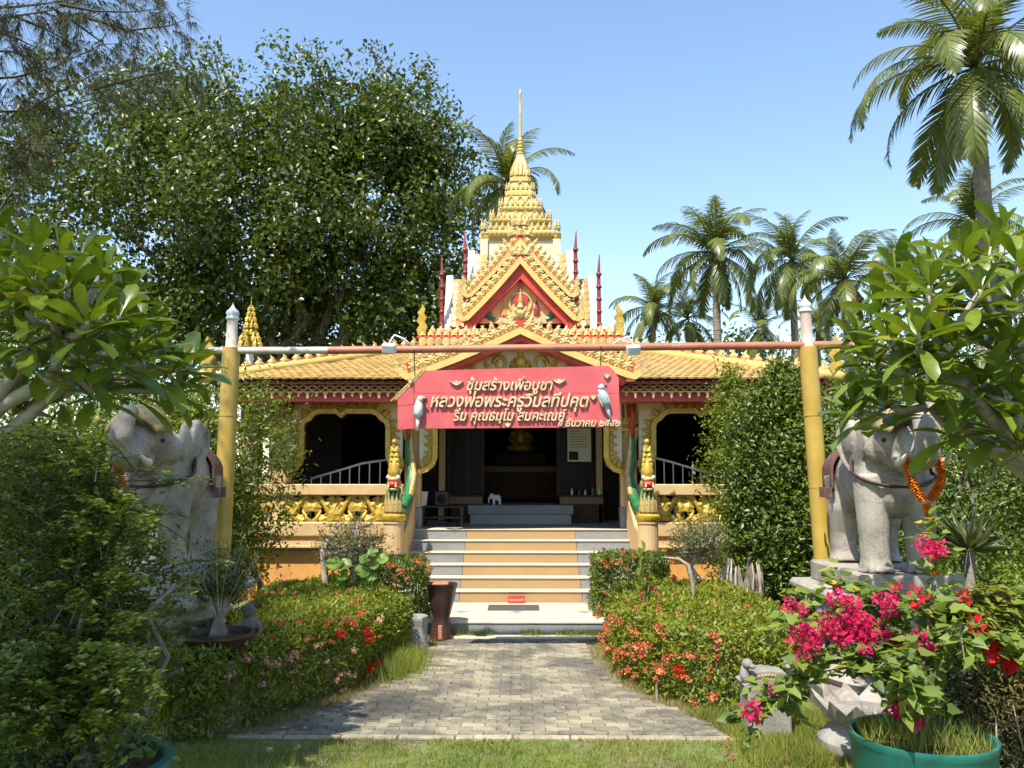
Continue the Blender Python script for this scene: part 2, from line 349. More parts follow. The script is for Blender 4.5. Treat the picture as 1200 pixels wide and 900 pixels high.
# --- arched gallery openings (cream spandrel with gold moulded edge), drawn in photo pixels at the column plane
def arch(pixels, top_py, Y, name='arch_panel', mirror=False):
    pts = [at(px, py, Y) for px, py in pixels]
    path = [((-p.x if mirror else p.x), p.z) for p in pts]; zt = zof(top_py, Y)
    poly = path + [(path[-1][0], zt), (path[0][0], zt)]
    b = MB(); b.prism(poly, Y+.02, Y+.12); a = part(name, b, M['cream'])
    b = MB(); b.ribbon(path, 0.085, Y-.05, Y+.05); part('arch_moulding', b, M['gold'], a)
    off = []
    for i in range(len(path)-1):
        p, q = Vector(path[i]), Vector(path[i+1]); n = max(1, round((q-p).length/0.13))
        for k in range(n):
            m = p + (q-p)*((k+.5)/n); d = (q-p).normalized(); nn = Vector((-d.y, d.x))
            if mirror: nn = -nn
            c = m + nn*0.05
            if c.y + .12 < zt: sub('arch_leaf', ME_flameg, a, (c.x, Y-.0, c.y), (0, math.atan2(nn.x, nn.y), 0), .15)
    return a
A = [(337,552),(346,549),(352,541),(354,532),(354,500),(356,494),(362,491),(367,485),(374,482),(394,482),(400,487),(406,482),(436,482),(443,485),(448,491),(453,494),(455,500),(455,534),(458,543),(464,549),(471,552)]
arch(A, 466, 14.05); arch(A, 466, 14.05, mirror=True)
P = [(491,553),(500,550),(507,544),(510,535),(510,498)]
arch(P, 470, 14.05, 'porch_bracket'); arch(P, 470, 14.05, 'porch_bracket', mirror=True)
# --- eave beams: fascia board, lattice valance
EY, EZ = 13.2, zof(445, 13.2)
MZ = 0.30                                                     # roof slope
for s in (-1, 1):
    x0, x1 = sorted((s*1.62, s*5.0))
    b = MB(); b.box(x0, x1, 13.42, 13.47, EZ-.33, EZ-.02); b.box(x0, x1, 13.47, 14.25, EZ-.17, EZ-.14); part('fascia_board', b, M['pinkred'])
    b = MB(); b.box(x0, x1, 14.05, 14.3, 3.27, 3.5); part('beam', b, M['orange'])
b = MB()
for k in (-1, 1): b.ribbon([(-.145,k*.05+.02),(0,-k*.05+.02),(.145,k*.05+.02)], .018, -.012, .012)
b.box(-.145,.145,-.014,.014,.085,.105); b.box(-.145,.145,-.014,.014,-.055,-.04)
for dx, h in ((-.0725, .075), (.0725, .11)): b.prism([(dx-.04,-.05),(dx-.012,-.05-h*.6),(dx-.022,-.05-h*.75),(dx,-.05-h),(dx+.022,-.05-h*.75),(dx+.012,-.05-h*.6),(dx+.04,-.05)], -.012, .012)
ME_lat = b.mesh('lattice', M['palegold'])
for s in (-1, 1):
    val = MB(); val.box(*sorted((s*1.62, s*5.05)), 13.30, 13.34, EZ-.045, EZ-.02); vl = part('valance', val, M['palegold'])
    x = s*1.78
    while abs(x) < 5.0: sub('lattice_piece', ME_lat, vl, (x, 13.32, EZ-.135)); x += s*0.29
# --- main hipped roof
RH2 = 3.3
def roof_z(y): return EZ + (y-EY)*MZ
b = MB()
hx, hy0, hy1 = 5.0, EY, YC + 5.0
zt = EZ + MZ*RH2
b.add([(-hx,hy0,EZ-.03),(hx,hy0,EZ-.03),(hx,hy1,EZ-.03),(-hx,hy1,EZ-.03),(-hx+RH2,hy0+RH2,zt-.03),(hx-RH2,hy0+RH2,zt-.03),(hx-RH2,hy1-RH2,zt-.03),(-hx+RH2,hy1-RH2,zt-.03)],
      [(0,1,5,4),(1,2,6,5),(2,3,7,6),(3,0,4,7),(4,5,6,7)])
b.add([(-hx+.05,hy0+.05,EZ-.12),(hx-.05,hy0+.05,EZ-.12),(hx-.05,hy1-.05,EZ-.12),(-hx+.05,hy1-.05,EZ-.12)], [(0,1,2,3)])
roof = part('main_roof', b, M['under'])
def tile_mesh(w, l, name='roof_tile'):                        # fish-scale tile, x across, y up the slope, on z=0
    vs = [(-w/2, l, 0), (w/2, l, 0), (w/2, .25*l, .012), (w*.3, .07*l, .022), (0, 0, .026), (-w*.3, .07*l, .022), (-w/2, .25*l, .012),
          (w/2,.25*l,-.008),(w*.3,.07*l,-.004),(0,0,-.002),(-w*.3,.07*l,-.004),(-w/2,.25*l,-.008), (0, .55*l, .034)]
    fs = [(0,6,12),(6,5,12),(5,4,12),(4,3,12),(3,2,12),(2,1,12),(1,0,12),(2,3,8,7),(3,4,9,8),(4,5,10,9),(5,6,11,10)]
    return MB().add(vs, fs)
TW, TL, TP = 0.145, 0.24, 0.165
tmb = tile_mesh(TW*.985, TL); ME_tile = tmb.mesh('roof_tile', M['tile'])
ang = math.atan(MZ); tiles = []
row = 0
while row*TP*math.cos(ang) < RH2 - .1:
    dy = row*TP*math.cos(ang); y = EY - .05 + dy; z = EZ + dy*MZ + .012
    half = hx - dy - .1; k = 0
    n = int(half/TW)
    for k in range(-n, n+1):
        x = (k + (.5 if row % 2 else 0))*TW
        if abs(x) > half: continue
        zp = 4.42 - abs(x)*0.43                               # hidden under the porch roof
        if abs(x) < 1.75 and z < zp - .05: continue
        if abs(x) < 1.85 and y > 15.7: continue
        tiles.append((x, y, z))
    row += 1
tiles.sort(key=lambda t: t[1])
for (x, y, z) in tiles[:300]: sub('roof_tile', ME_tile, roof, (x, y, z + random.uniform(-.002,.004)), (ang + random.uniform(-.02,.02), 0, random.uniform(-.02,.02)))
def tile_field(name, places, parent, wl=None):
    src = tmb if wl is None else tile_mesh(*wl); b = MB()
    for Mx in places: b.add(src.v, src.f, Mx)
    o = b.build(name, M['tilestuff'], parent); o['kind'] = 'stuff'; return o
pl = [Matrix.Translation(t) @ Matrix.Rotation(ang, 4, 'X') for t in tiles[300:]]
for s in (-1, 1):                                             # the side slopes
    row = 0
    while row*TP*math.cos(ang) < RH2 - .1:
        dy = row*TP*math.cos(ang); half = 5.0 - dy - .1; n = int(half/TW)
        for k in range(-n, n+1):
            o_ = (k + (.5 if row % 2 else 0))*TW
            pl.append(Matrix.Translation((s*(hx + .05 - dy), YC + o_, EZ + dy*MZ + .012)) @ Matrix.Rotation(s*math.pi/2, 4, 'Z') @ Matrix.Rotation(ang, 4, 'X'))
        row += 1
tile_field('roof_tile_field', pl, roof)
for s in (-1, 1):                                             # hip ribs, eave edge
    b = MB(); b.tube([(s*(hx+.12), hy0-.12, EZ+.03), (s*(hx-.6), hy0+.6, EZ+.6*MZ+.06), (s*(hx-RH2), hy0+RH2, zt+.05)], [.10,.085,.085], 8); part('hip_rib', b, M['yellow'], roof, 'all')
    b = MB(); b.tube([(s*(hx), hy1, EZ+.03), (s*(hx-RH2), hy1-RH2, zt+.05)], [.07,.06], 8); part('hip_rib', b, M['yellow'], roof, 'all')
b = MB(); b.box(-5.0, 5.0, EY+.02, EY+.07, EZ-.065, EZ-.035); part('eave_board', b, M['darkred'], roof)
for s in (-1, 1):
    n = 20
    b = MB(); b.add([(s*(hx-.1),hy0+.12,EZ+.1),(s*(hx-RH2),hy0+RH2+.02,zt+.07),(s*(hx-RH2),hy0+RH2+.02,zt+.2),(s*(hx-.1),hy0+.12,EZ+.2),(s*(hx-.1),hy0+.17,EZ+.1),(s*(hx-RH2),hy0+RH2+.07,zt+.07),(s*(hx-RH2),hy0+RH2+.07,zt+.2),(s*(hx-.1),hy0+.17,EZ+.2)],[(0,1,2,3),(4,7,6,5),(3,2,6,7),(0,3,7,4),(1,5,6,2)]); part('hip_backing', b, M['red'], roof)
    for k in range(n):
        t = (k+.6)/n; sub('hip_flame', ME_flame, roof, (s*(hx-RH2*t), hy0+RH2*t, EZ+MZ*RH2*t+.10), (0,0,-s*.35), (.19*s,.16,.22 if k > 5 else .19))
    b = MB(); b.prism(finial_poly(.62, s), -.05, .05, Matrix.Translation((s*(hx+.02), hy0-.05, EZ+.08))); part('corner_finial', b, M['gold'], roof)
    b = MB(); b.prism(finial_poly(.55, s), -.05, .05, Matrix.Translation((s*(hx-.1), hy1, EZ+.06))); part('corner_finial', b, M['gold'], roof)
# --- gables
def slope_path(x1, z1, apex, n=7, sag=0.05, curl=0.0):        # from apex down to the tail, slightly concave, tail curling up
    pts = []
    for i in range(n+1):
        t = i/n; pts.append((x1*t, apex + (z1-apex)*t - sag*math.sin(math.pi*t)))
    if curl: 
        dx = x1/abs(x1); pts += [(x1 + dx*curl*.5, z1 - curl*.12), (x1 + dx*curl, z1 + curl*.25)]
    return pts
def bargeboard(par, Y, x1, z1, apex, w=.09, depth=.12, sag=.04, curl=.12, ros=.145, nros=11, offset=.13, mat='yellow', flames=False):
    for s in (-1, 1):
        path = slope_path(s*x1, z1, apex, 7, sag, curl)
        b = MB(); b.ribbon(path, w, Y-depth, Y+.05, mitre=True); part('bargeboard', b, M[mat], par)
        b = MB(); b.ribbon([(x, z + offset*.95) for x, z in path[:9]], ros*.95, Y-.05, Y+.07, mitre=True); part('backing_board', b, M['red'], par)
        for k in range(nros):
            t = (k+.55)/nros; x = s*x1*t; z = apex + (z1-apex)*t - sag*math.sin(math.pi*t); a = math.atan2(apex-z1, x1)
            nx, nz = math.sin(a)*s, math.cos(a)
            sub('rosette', ME_ros, par, (x + nx*offset*.95, Y-.04, z + nz*offset*.95), (0, random.uniform(0,6), 0), (ros, ros*.7, ros))
            if flames: sub('crest_flame', ME_flame, par, (x + nx*offset*1.55, Y, z + nz*offset*1.55), (0, s*a*.55, 0), (flames*.8*s, flames, flames))
def gable_roof(par, x1, z1, apex, y0, y1, thick=.07, mat='under'):
    b = MB()
    for s in (-1, 1): b.add([(0,y0,apex),(s*x1,y0,z1),(s*x1,y1,z1),(0,y1,apex),(0,y0,apex+thick),(s*x1,y0,z1+thick),(s*x1,y1,z1+thick),(0,y1,apex+thick)], [(0,1,2,3),(4,7,6,5),(0,4,5,1),(1,5,6,2),(2,6,7,3)])
    return part('gable_roof', b, M[mat], par)
# porch gable
PY = 12.70; pz1, pap = zof(442, PY)+.02, zof(388, PY); px1 = 1.66
b = MB(); b.prism([(-1.5, zof(441,PY+.4)),(1.5, zof(441,PY+.4)),(0, pap-.1)], PY+.35, PY+.45); porch = part('porch_gable', b, M['cream'])
gable_roof(porch, px1, pz1, pap, PY-.02, 15.9)
b = MB()
for s in (-1, 1): b.ribbon([(0, pap-.075), (s*px1*.98, pz1-.06)], .15, PY-.06, PY+.36, mitre=True)
part('gable_soffit', b, M['red'], porch)
bargeboard(porch, PY, px1, pz1, pap-.01, w=.10, ros=.17, nros=12, offset=.145, curl=.18, sag=.03, flames=.13)
b = MB(); b.box(-1.6, 1.6, PY+.33, PY+.5, zof(444,PY+.4)-.12, zof(441,PY+.4)+.005); b.box(-1.6,-1.5,PY+.33,14.3,zof(444,PY+.4)-.12,zof(441,PY+.4)-.002); b.box(1.5,1.6,PY+.33,14.3,zof(444,PY+.4)-.12,zof(441,PY+.4)-.002); part('porch_beam', b, M['red'], porch)
for s in (-1, 1):
    b = MB(); b.box(s*1.62-.08, s*1.62+.08, PY+.42, PY+.58, 2.9, zof(444,PY+.4)-.1); 
    b = MB(); b.prism(finial_poly(.34, s), -.05, .05, Matrix.Translation((s*(px1+.17), PY-.02, pz1+.03)) @ Matrix.Rotation(s*.5, 4, 'Y')); part('tail_finial', b, M['palegold'], porch)
# tympanum relief of the porch: seated figure between scrolls
b = MB(); tz = zof(437, PY+.35)
b.lathe([(.13,tz),(.15,tz+.05),(.10,tz+.09)], 0, PY+.33, 12); b.ell((0,PY+.32,tz+.17),(.10,.05,.10)); b.ell((0,PY+.32,tz+.30),(.045,.045,.055)); b.lathe([(.05,tz+.33),(.03,tz+.38),(.005,tz+.48)],0,PY+.32,10)
for s in (-1,1):
    b.tube([(s*.06,PY+.32,tz+.22),(s*.15,PY+.31,tz+.16),(s*.08,PY+.30,tz+.10)],[.03,.025,.02],6); b.tube([(s*.02,PY+.31,tz+.08),(s*.16,PY+.31,tz+.10),(s*.03,PY+.29,tz+.05)],[.04,.035,.03],6)
    b.tube([(s*(.32+.11*math.cos(a)*(1-a/14)),PY+.33,tz+.14+.13*math.sin(a)*(1-a/14)) for a in [k*.6 for k in range(13)]], [.035-.0015*k for k in range(13)], 6)
part('relief_figure', b, M['gold'], porch, 'all')
for s in (-1,1):
    for (x,z,r) in ((.50,.05,.5),(.56,.20,-.3),(.72,.04,1.1),(.88,.03,1.4)): sub('relief_leaf', ME_flameg, porch, (s*x, PY+.34, tz+z), (0, s*r, 0), (.16*s,.1,.16))
# crowning finial on the porch apex
b = MB(); z0 = pap+.16; b.lathe([(.04,z0),(.08,z0+.05),(.085,z0+.12),(.045,z0+.17),(.065,z0+.21),(.03,z0+.28),(.04,z0+.31),(.015,z0+.40),(.003,z0+.52)], 0, PY, 10); part('apex_finial', b, M['palegold'], porch, True)
for s in (-1,1):
    for k,(dx,dz,sc) in enumerate(((.08,.03,.13),(.14,-.05,.14),(.06,.14,.10))): sub('crest_flame', ME_flame, porch, (s*dx, PY-.02, z0+dz), (0,s*.4,0), (sc*s,sc,sc))
# podium roof below the tower
QY = 15.65; qz = zof(397, QY); qw = 1.92
b = MB(); b.box(-qw, qw, QY, YC+2.4, zt-.75, qz); b.box(-qw-.06,qw+.06,QY-.06,YC+2.46,qz,qz+.05,.015); pod = part('podium', b, M['red'])
b = MB(); b.redent([(0,0)], 0, 0) if False else None
for j,(dz, yy, ww) in enumerate(((.05,QY-.05,qw+.02),(.15,QY+.14,qw-.14))):
    n = 26 if j == 0 else 22
    for k in range(n):
        x = -ww + (k+.5)*2*ww/n
        if j == 0: sub('tile_end', ME_tile, pod, (x, QY-.07, qz-.16), (R(80),0,0), (1.0,.9,1.5)); sub('tile_end', ME_tile, pod, (x+.07, QY-.03, qz-.30), (R(80),0,0), (1.0,.9,1.5))
        sub('tile_end', ME_flame, pod, (x, yy, qz+dz), (-.25,0,0), (.14,.14,.16))
b = MB(); b.box(-qw+.1,qw-.1,QY+.12,YC+2.2,qz+.05,qz+.16); b.box(-qw+.22,qw-.22,QY+.3,YC+2.0,qz+.16,qz+.24); part('podium_step', b, M['red'], pod)
for s in (-1,1):
    b = MB(); b.prism(finial_poly(.62,-s), -.05,.05, Matrix.Translation((s*(qw-.03), QY, qz+.06))); part('corner_finial', b, M['gold'], pod)
# tower: cross-shaped roofs
gz = qz + .20
FY = 16.15
upz1, upap = zof(374, FY), zof(306, FY)
x1u = 1.06
b = MB(); b.prism([(-.92, zof(379,FY+.15)),(.92, zof(379,FY+.15)),(0, zof(317,FY+.15))], FY+.13, FY+.22); ug = part('tower_gable', b, surf('peach_plaster', (0.66,0.40,0.19), .65, 4, .08))
gable_roof(ug, x1u, upz1, upap, FY-.02, YC)
b = MB()
for s in (-1,1): b.ribbon([(0,upap-.16),(s*x1u*1.0, upz1-.11)], .27, FY-.02, FY+.12, mitre=True)
part('gable_soffit', b, M['red'], ug)
for s in (-1,1):
    b = MB(); b.box(*sorted((s*(x1u-.1),s*(x1u+.06))), FY-.05, FY+.3, gz-.12, upz1-.05); part('gable_post', b, M['red'], ug)
b = MB()
for s in (-1,1): b.ribbon([(0,zof(319,FY+.15)+.0),(s*.95, zof(378,FY+.15))], .045, FY+.10, FY+.14, mitre=True)
part('gable_edge', b, M['white'], ug)
bargeboard(ug, FY, x1u, upz1, upap, w=.10, ros=.175, nros=10, offset=.15, curl=.16, sag=.035, mat='yellow')
BY = FY+.35; bz1, bap = zof(347, BY), zof(284, BY)
b = MB(); b.prism([(-1.0,bz1-.05),(1.0,bz1-.05),(0,bap-.05)], BY+.1, BY+.16); rg = part('rear_gable', b, M['red'])
gable_roof(rg, 1.0, bz1, bap, BY-.02, YC)
bargeboard(rg, BY, 1.0, bz1, bap, w=.08, ros=.145, nros=11, offset=.13, curl=.14, sag=.03, mat='yellow', flames=.14)
for s in (-1,1):
    for (par,Y,x,z,h) in ((ug,FY,x1u+.15,upz1-.02,.50),(rg,BY,1.14,bz1,.42)):
        b = MB(); b.prism(finial_poly(h, s), -.045,.045, Matrix.Translation((s*x, Y-.03, z))); part('tail_finial', b, M['palegold'], par)
# apex crest
for s in (-1,0,1):
    sub('crest_flame', ME_flame, rg, (s*.16, BY-.05, bap+.12), (0,s*.4,0), (.22,.2,.30 if s == 0 else .22)); sub('crest_flame', ME_flame, ug, (s*.12, FY-.05, upap+.1), (0,s*.4,0), (.2,.2,.28))
    sub('crest_flame', ME_flame, rg, (s*.10, BY-.08, bap+.32), (0,s*.3,0), (.18,.2,.28))
# relief on the tower tympanum
b = MB(); z0 = zof(375,FY+.12)
b.lathe([(.16,z0),(.17,z0+.08),(.13,z0+.12)],0,FY+.12,10); 
b.tube([(.22*math.cos(a),FY+.11,z0+.33+.22*math.sin(a)) for a in [k*math.pi/8 for k in range(17)]], .03, 6)
part('relief_ring', b, M['palegold'], ug, True)
b = MB(); b.prism([(-.1,z0+.1),(-.12,z0+.3),(-.16,z0+.45),(-.06,z0+.55),(0,z0+.86),(.06,z0+.55),(.16,z0+.45),(.12,z0+.3),(.1,z0+.1)],FY+.09,FY+.13); b.ell((0,FY+.09,z0+.33),(.09,.05,.12)); part('relief_figure', b, M['red'], ug)
for s in (-1,1):
    sub('relief_leaf', flame_mesh('relief_bud', M['orange'] if s<0 else M['darkred'], 0), ug, (s*.33,FY+.12,z0+.08),(0,0,0),(.17,.12,.34))
    sub('relief_leaf', flame_mesh('relief_vine', M['green'], .3), ug, (s*.62,FY+.12,z0+.06),(0,s*.5,0),(.2*s,.1,.3)); sub('relief_leaf', flame_mesh('relief_vine', M['green'], .3), ug, (s*.5,FY+.12,z0+.01),(0,s*1.3,0),(.12*s,.1,.3))
# side roofs of the cross, seen from the front: tiled slope, white verge, red finial
def side_roof(s, x_in, x_out, ytop, zt_, ybot, zb, name='side_roof'):
    b = MB(); th = .08
    xs = sorted((s*x_in, s*x_out))
    b.add([(xs[0],ybot,zb),(xs[1],ybot,zb),(xs[1],ytop,zt_),(xs[0],ytop,zt_),(xs[1],2*YC-ybot,zb),(xs[0],2*YC-ybot,zb),
           (xs[0],2*YC-ytop,zt_),(xs[1],2*YC-ytop,zt_)], [(0,1,2,3),(3,2,7,6),(6,7,4,5),(1,4,7,2),(5,0,3,6),(0,5,4,1)])
    o = part(name, b, M['under']); sl = math.atan2(zt_-zb, ytop-ybot); Ls = math.hypot(zt_-zb, ytop-ybot)
    n = int(Ls/.17); m = max(1, int(abs(x_out-x_in)/.17))
    for r in range(n):
        for k in range(m):
            x = s*(x_in + (k+.5)*abs(x_out-x_in)/m); d = r*Ls/n - .02
            sub('roof_tile', ME_tile, o, (x, ybot+d*math.cos(sl), zb+d*math.sin(sl)+.015), (sl,0,0), (abs(x_out-x_in)/m/TW*1.0,1,1.0))
    b = MB(); xv0, xv1 = sorted((s*(x_out-.01), s*(x_out+.13)))
    bow = [(ybot-.10, zb-.06)] + [(ybot+(ytop-ybot)*t, zb+(zt_-zb)*t + .09 - .10*math.sin(math.pi*t)) for t in (.1,.3,.5,.7,.9)] + [(ytop+.03, zt_+.14)]
    rear = [(2*YC-y, z) for y, z in bow[::-1]]
    full = bow + rear; n2 = len(full)
    vs = [(xv0,y,z) for y,z in full] + [(xv1,y,z) for y,z in full]
    b.add(vs, [tuple(range(n2)), tuple(range(n2,2*n2))] + [(i,i+1,i+1+n2,i+n2) for i in range(n2-1)] + [(0,n2-1,2*n2-1,n2)])
    part('verge', b, M['white'], o)
    b = MB(); xp = s*(x_out+.16)
    b.tube([(xp,ybot-.05,zb-.1),(xp,ybot-.08,zb+.5),(xp+s*.0,ybot-.05,zt_+.02),(xp+s*.02,ybot-.03,zt_+.42)],[.045,.04,.035,.008],6)
    for k in range(5): b.ell((xp,ybot-.08,zb+.05+k*(zt_-zb)/4.2),(.06,.06,.05),8,5)
    part('verge_finial', b, M['darkred'], o, True)
for s in (-1,1):
    side_roof(s, 1.0, 1.42, 17.0, zof(330,17.0), 16.45, zof(384,16.45))
    side_roof(s, .70, .98, 17.2, zof(300,17.2), 16.8, zof(350,16.8), 'upper_side_roof')
# tower body and stepped spire
SY = 17.2                                                     # front face of the tower body
hw = YC - SY
def zs(py): return zof(py, YC - .85*max(0.0, min(1.0, (py-180)/100.0)))
b = MB(); b.box(-.80,.80,YC-.80,YC+.80, gz, zs(279)); body = part('tower_body', b, M['cream'])
for sx in (-1,1):
    for sy in (-1,1): b = MB(); b.box(*sorted((sx*.70,sx*.86)), *sorted((YC+sy*.70,YC+sy*.86)), gz, zs(280)); part('corner_pilaster', b, M['cream'], body)
SC = 18.2/970.0*0.985
def half(px): return px*SC
spire = MB(); 
tiers = [(47,277,270),(37,260,256),(26,244,241),(18,225,222),(13,210,206)]
cor = [(half(44),zs(281)),(half(48),zs(277)),(half(48),zs(272)),(half(45),zs(270)),(half(37),zs(269)),(half(35),zs(261)),
       (half(37),zs(260)),(half(38),zs(257)),(half(36),zs(256)),(half(28),zs(255)),(half(25.5),zs(245.5)),
       (half(26.5),zs(245)),(half(27),zs(242)),(half(25),zs(240.5)),(half(20),zs(240)),(half(17.5),zs(228)),
       (half(18.5),zs(227)),(half(18.5),zs(223)),(half(16.5),zs(221.5)),(half(13),zs(221)),(half(11),zs(212)),
       (half(12.5),zs(211)),(half(12.5),zs(207)),(half(10.5),zs(206)),(half(9.5),zs(203)),(half(7),zs(192)),(half(4.6),zs(184)),(half(4.4),zs(182))]
spire.redent(cor, 0, YC); spo = part('spire', spire, M['yellow'])
b = MB(); pr = []
for k in range(5):
    y0 = 182 - k*4.0; r = 4.9 - .45*k; pr += [(half(r*.62),zs(y0)),(half(r),zs(y0-1.2)),(half(r),zs(y0-2.4)),(half(r*.62),zs(y0-3.6))]
pr += [(half(1.9),zs(160)),(half(1.6),zs(135)),(half(1.9),zs(134)),(half(1.4),zs(132)),(half(1.2),zs(112)),(half(1.9),zs(110)),(half(1.7),zs(108)),(half(.2),zs(104))]
b.lathe(pr, 0, YC, 12); part('spire_rod', b, M['yellow'], spo, True)
for (h_, py, npx, hh) in ((47,270,13,.17),(37,256,11,.15),(26,240.5,8,.14),(17.5,221.5,6,.13),(12,206,5,.12)):   # antefixes on each cornice
    for k4 in range(4):
        a = k4*math.pi/2
        for k in range(npx):
            t = -1 + 2*(k+.5)/npx; lx, ly = t*half(h_)*.95, -half(h_)*.96
            x, y = lx*math.cos(a)-ly*math.sin(a), lx*math.sin(a)+ly*math.cos(a)
            tall = 1.45 if k in (0, npx-1) else 1
            sub('antefix', ME_flame, spo, (x, YC+y, zs(py)), (0,0,a), (hh*.75,hh,hh*tall))
for (h_, py, npx, hh) in ((35,269.5,4,9),(26,255,4,10),(18,240,3,12),(11.5,221,1,10)):                          # niches between the cornices
    for k4 in range(4):
        a = k4*math.pi/2
        for k in range(npx):
            t = -1 + 2*(k+.5)/npx; lx, ly = t*half(h_)*.9, -half(h_)*.97
            x, y = lx*math.cos(a)-ly*math.sin(a), lx*math.sin(a)+ly*math.cos(a); z0 = zs(py); hz = zs(py-hh)-z0
            sub('niche', ME_niche, spo, (x, YC+y, z0), (0,0,a), (hz*.95,.3,hz))
for (h_, py) in ((48,274.5),(38,258.5),(27,243.5)):                                                             # pale scalloped bands
    n = max(6, int(h_/2.6))
    for k in range(n):
        t = -1+2*(k+.5)/n; sub('band_scallop', ME_ros, spo, (t*half(h_)*.96, YC-half(h_)-.0, zs(py)), (0,0,0), (.11,.08,.09))
b = MB(); zb = zs(205)                                        # lotus petals of the bell
for k in range(8):
    a = k*math.pi/4; r0, r1 = half(10), half(4.5)
    b.tube([(r0*math.cos(a),YC+r0*math.sin(a),zb),(half(8.4)*math.cos(a),YC+half(8.4)*math.sin(a),zs(195)),(r1*math.cos(a),YC+r1*math.sin(a),zs(184))],[.06,.055,.02],6)
part('bell_petals', b, M['palegold'], spo, True)

# --- nagas flanking the stair
def naga(s):
    x = s*1.93; yb = 12.72
    b = MB(); b.box(x-.2, x+.2, 12.52, 14.0, -.1, .2+RH*1); b.lathe([(.155,0),(.155,1.33),(.17,1.335),(.17,1.36)], x, yb, 18)
    poly = [(12.7,.2),(14.0,.2),(14.0,1.75),(13.6,1.55),(13.1,1.28),(12.7,1.2)]
    n = len(poly); xv = sorted((x-s*.16, x+s*.04))
    vs = [(xv[0],y,z) for y,z in poly]+[(xv[1],y,z) for y,z in poly]
    b.add(vs, [tuple(range(n)),tuple(range(n,2*n))]+[(i,(i+1)%n,(i+1)%n+n,i+n) for i in range(n)])
    root = part('naga_balustrade', b, M['tan'])
    b = MB(); b.lathe([(.16,1.36),(.19,1.40),(.19,1.45),(.13,1.50),(.15,1.56)], x, yb, 16); part('naga_collar', b, M['gold'], root, True)
    b = MB(); b.tube([(x,yb,1.48),(x,yb-.03,1.62),(x,yb+.0,1.75),(x,yb+.02,1.86)],[.13,.135,.11,.10],12); part('naga_neck', b, M['green'], root, 'all')
    for k in range(5):
        a = -math.pi/2 + (k-2)*.42; sub('belly_scale', ME_flame, root, (x+.15*math.cos(a), yb+.15*math.sin(a)-.0, 1.50), (0,0,a+math.pi/2), (.10,.08,.34))
    b = MB(); b.ell((x,yb-.0,1.93),(.115,.13,.10),14,8); b.ell((x,yb-.08,2.0),(.10,.11,.045),12,6); b.ell((x,yb-.11,1.85),(.09,.11,.03),12,6); part('naga_head', b, M['palegold'], root, 'all')
    b = MB(); b.ell((x,yb-.13,1.925),(.10,.10,.055),12,6); part('naga_mouth', b, M['red'], root, 'all')
    b = MB()
    for q in (-1,1):
        b.lathe([(.001,1.96),(.014,1.90),(.016,1.885)][::-1], x+q*.055, yb-.215, 6); b.ell((x+q*.075,yb-.13,2.03),(.03,.03,.03),8,6)
    part('naga_fang', b, M['white'], root)
    b = MB(); b.tube([(x,yb-.02,2.0),(x,yb-.05,2.12),(x,yb+.0,2.25),(x+.01,yb+.01,2.4),(x,yb-.01,2.52),(x,yb-.03,2.56)],[.10,.09,.07,.055,.04,.03],10); b.ell((x,yb-.03,2.57),(.045,.045,.045),10,6); part('naga_crest', b, M['gold'], root, 'all')
    for k in range(6):
        for q in (-1,1): sub('crest_flame', ME_flameg, root, (x+q*(.06-.007*k), yb-.06, 2.04+k*.075), (-.2,q*.25,0), (.075*q,.08,.10))
    # body rising along the stair wall to the column, tail up the shaft
    pts = [(x,yb+.1,1.6),(x-s*.06,yb+.45,1.52),(x-s*.10,yb+.85,1.72),(x-s*.10,14.0,2.05),(x-s*.06,14.03,2.3),(x-s*.03,14.05,2.55),(x-s*.04,14.05,2.8)]
    b = MB(); b.tube(pts,[.08,.085,.085,.075,.06,.045,.03],10); part('naga_body', b, M['green'], root, 'all')
    b = MB(); b.tube([(p[0]-s*.05,p[1]-.07,p[2]+.02) for p in pts[2:]],[.045,.05,.042,.032,.02],8); part('naga_belly', b, M['palegold'], root, 'all')
    b = MB(); b.tube([(x-s*.04,14.03,2.72),(x-s*.05,14.0,2.9),(x-s*.03,13.98,3.05),(x-s*.06,13.98,3.25)],[.045,.06,.045,.008],8); part('naga_tail', b, M['red'], root, 'all')
for s in (-1,1): naga(s)

# --- porch interior: inner steps, door wall, glazed panels
b = MB(); b.box(-.92,.92,15.25,16.6,FLOOR,FLOOR+.17); b.box(-.98,.98,15.55,16.6,FLOOR+.17,FLOOR+.33); part('inner_steps', b, M['granite'])
WY = 16.6
b = MB()
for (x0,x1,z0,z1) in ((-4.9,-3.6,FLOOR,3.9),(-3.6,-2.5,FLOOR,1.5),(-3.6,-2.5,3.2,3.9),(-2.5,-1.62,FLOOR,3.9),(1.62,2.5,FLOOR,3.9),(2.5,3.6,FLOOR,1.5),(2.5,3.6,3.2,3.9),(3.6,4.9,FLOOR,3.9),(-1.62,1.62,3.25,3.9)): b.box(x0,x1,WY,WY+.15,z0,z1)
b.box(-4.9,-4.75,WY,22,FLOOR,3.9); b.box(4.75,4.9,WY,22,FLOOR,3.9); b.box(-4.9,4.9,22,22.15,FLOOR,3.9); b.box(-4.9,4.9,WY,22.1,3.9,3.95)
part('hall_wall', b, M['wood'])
b = MB(); b.box(-5,5,13.5,WY,3.42,3.46); part('gallery_ceiling', b, M['wood2'])
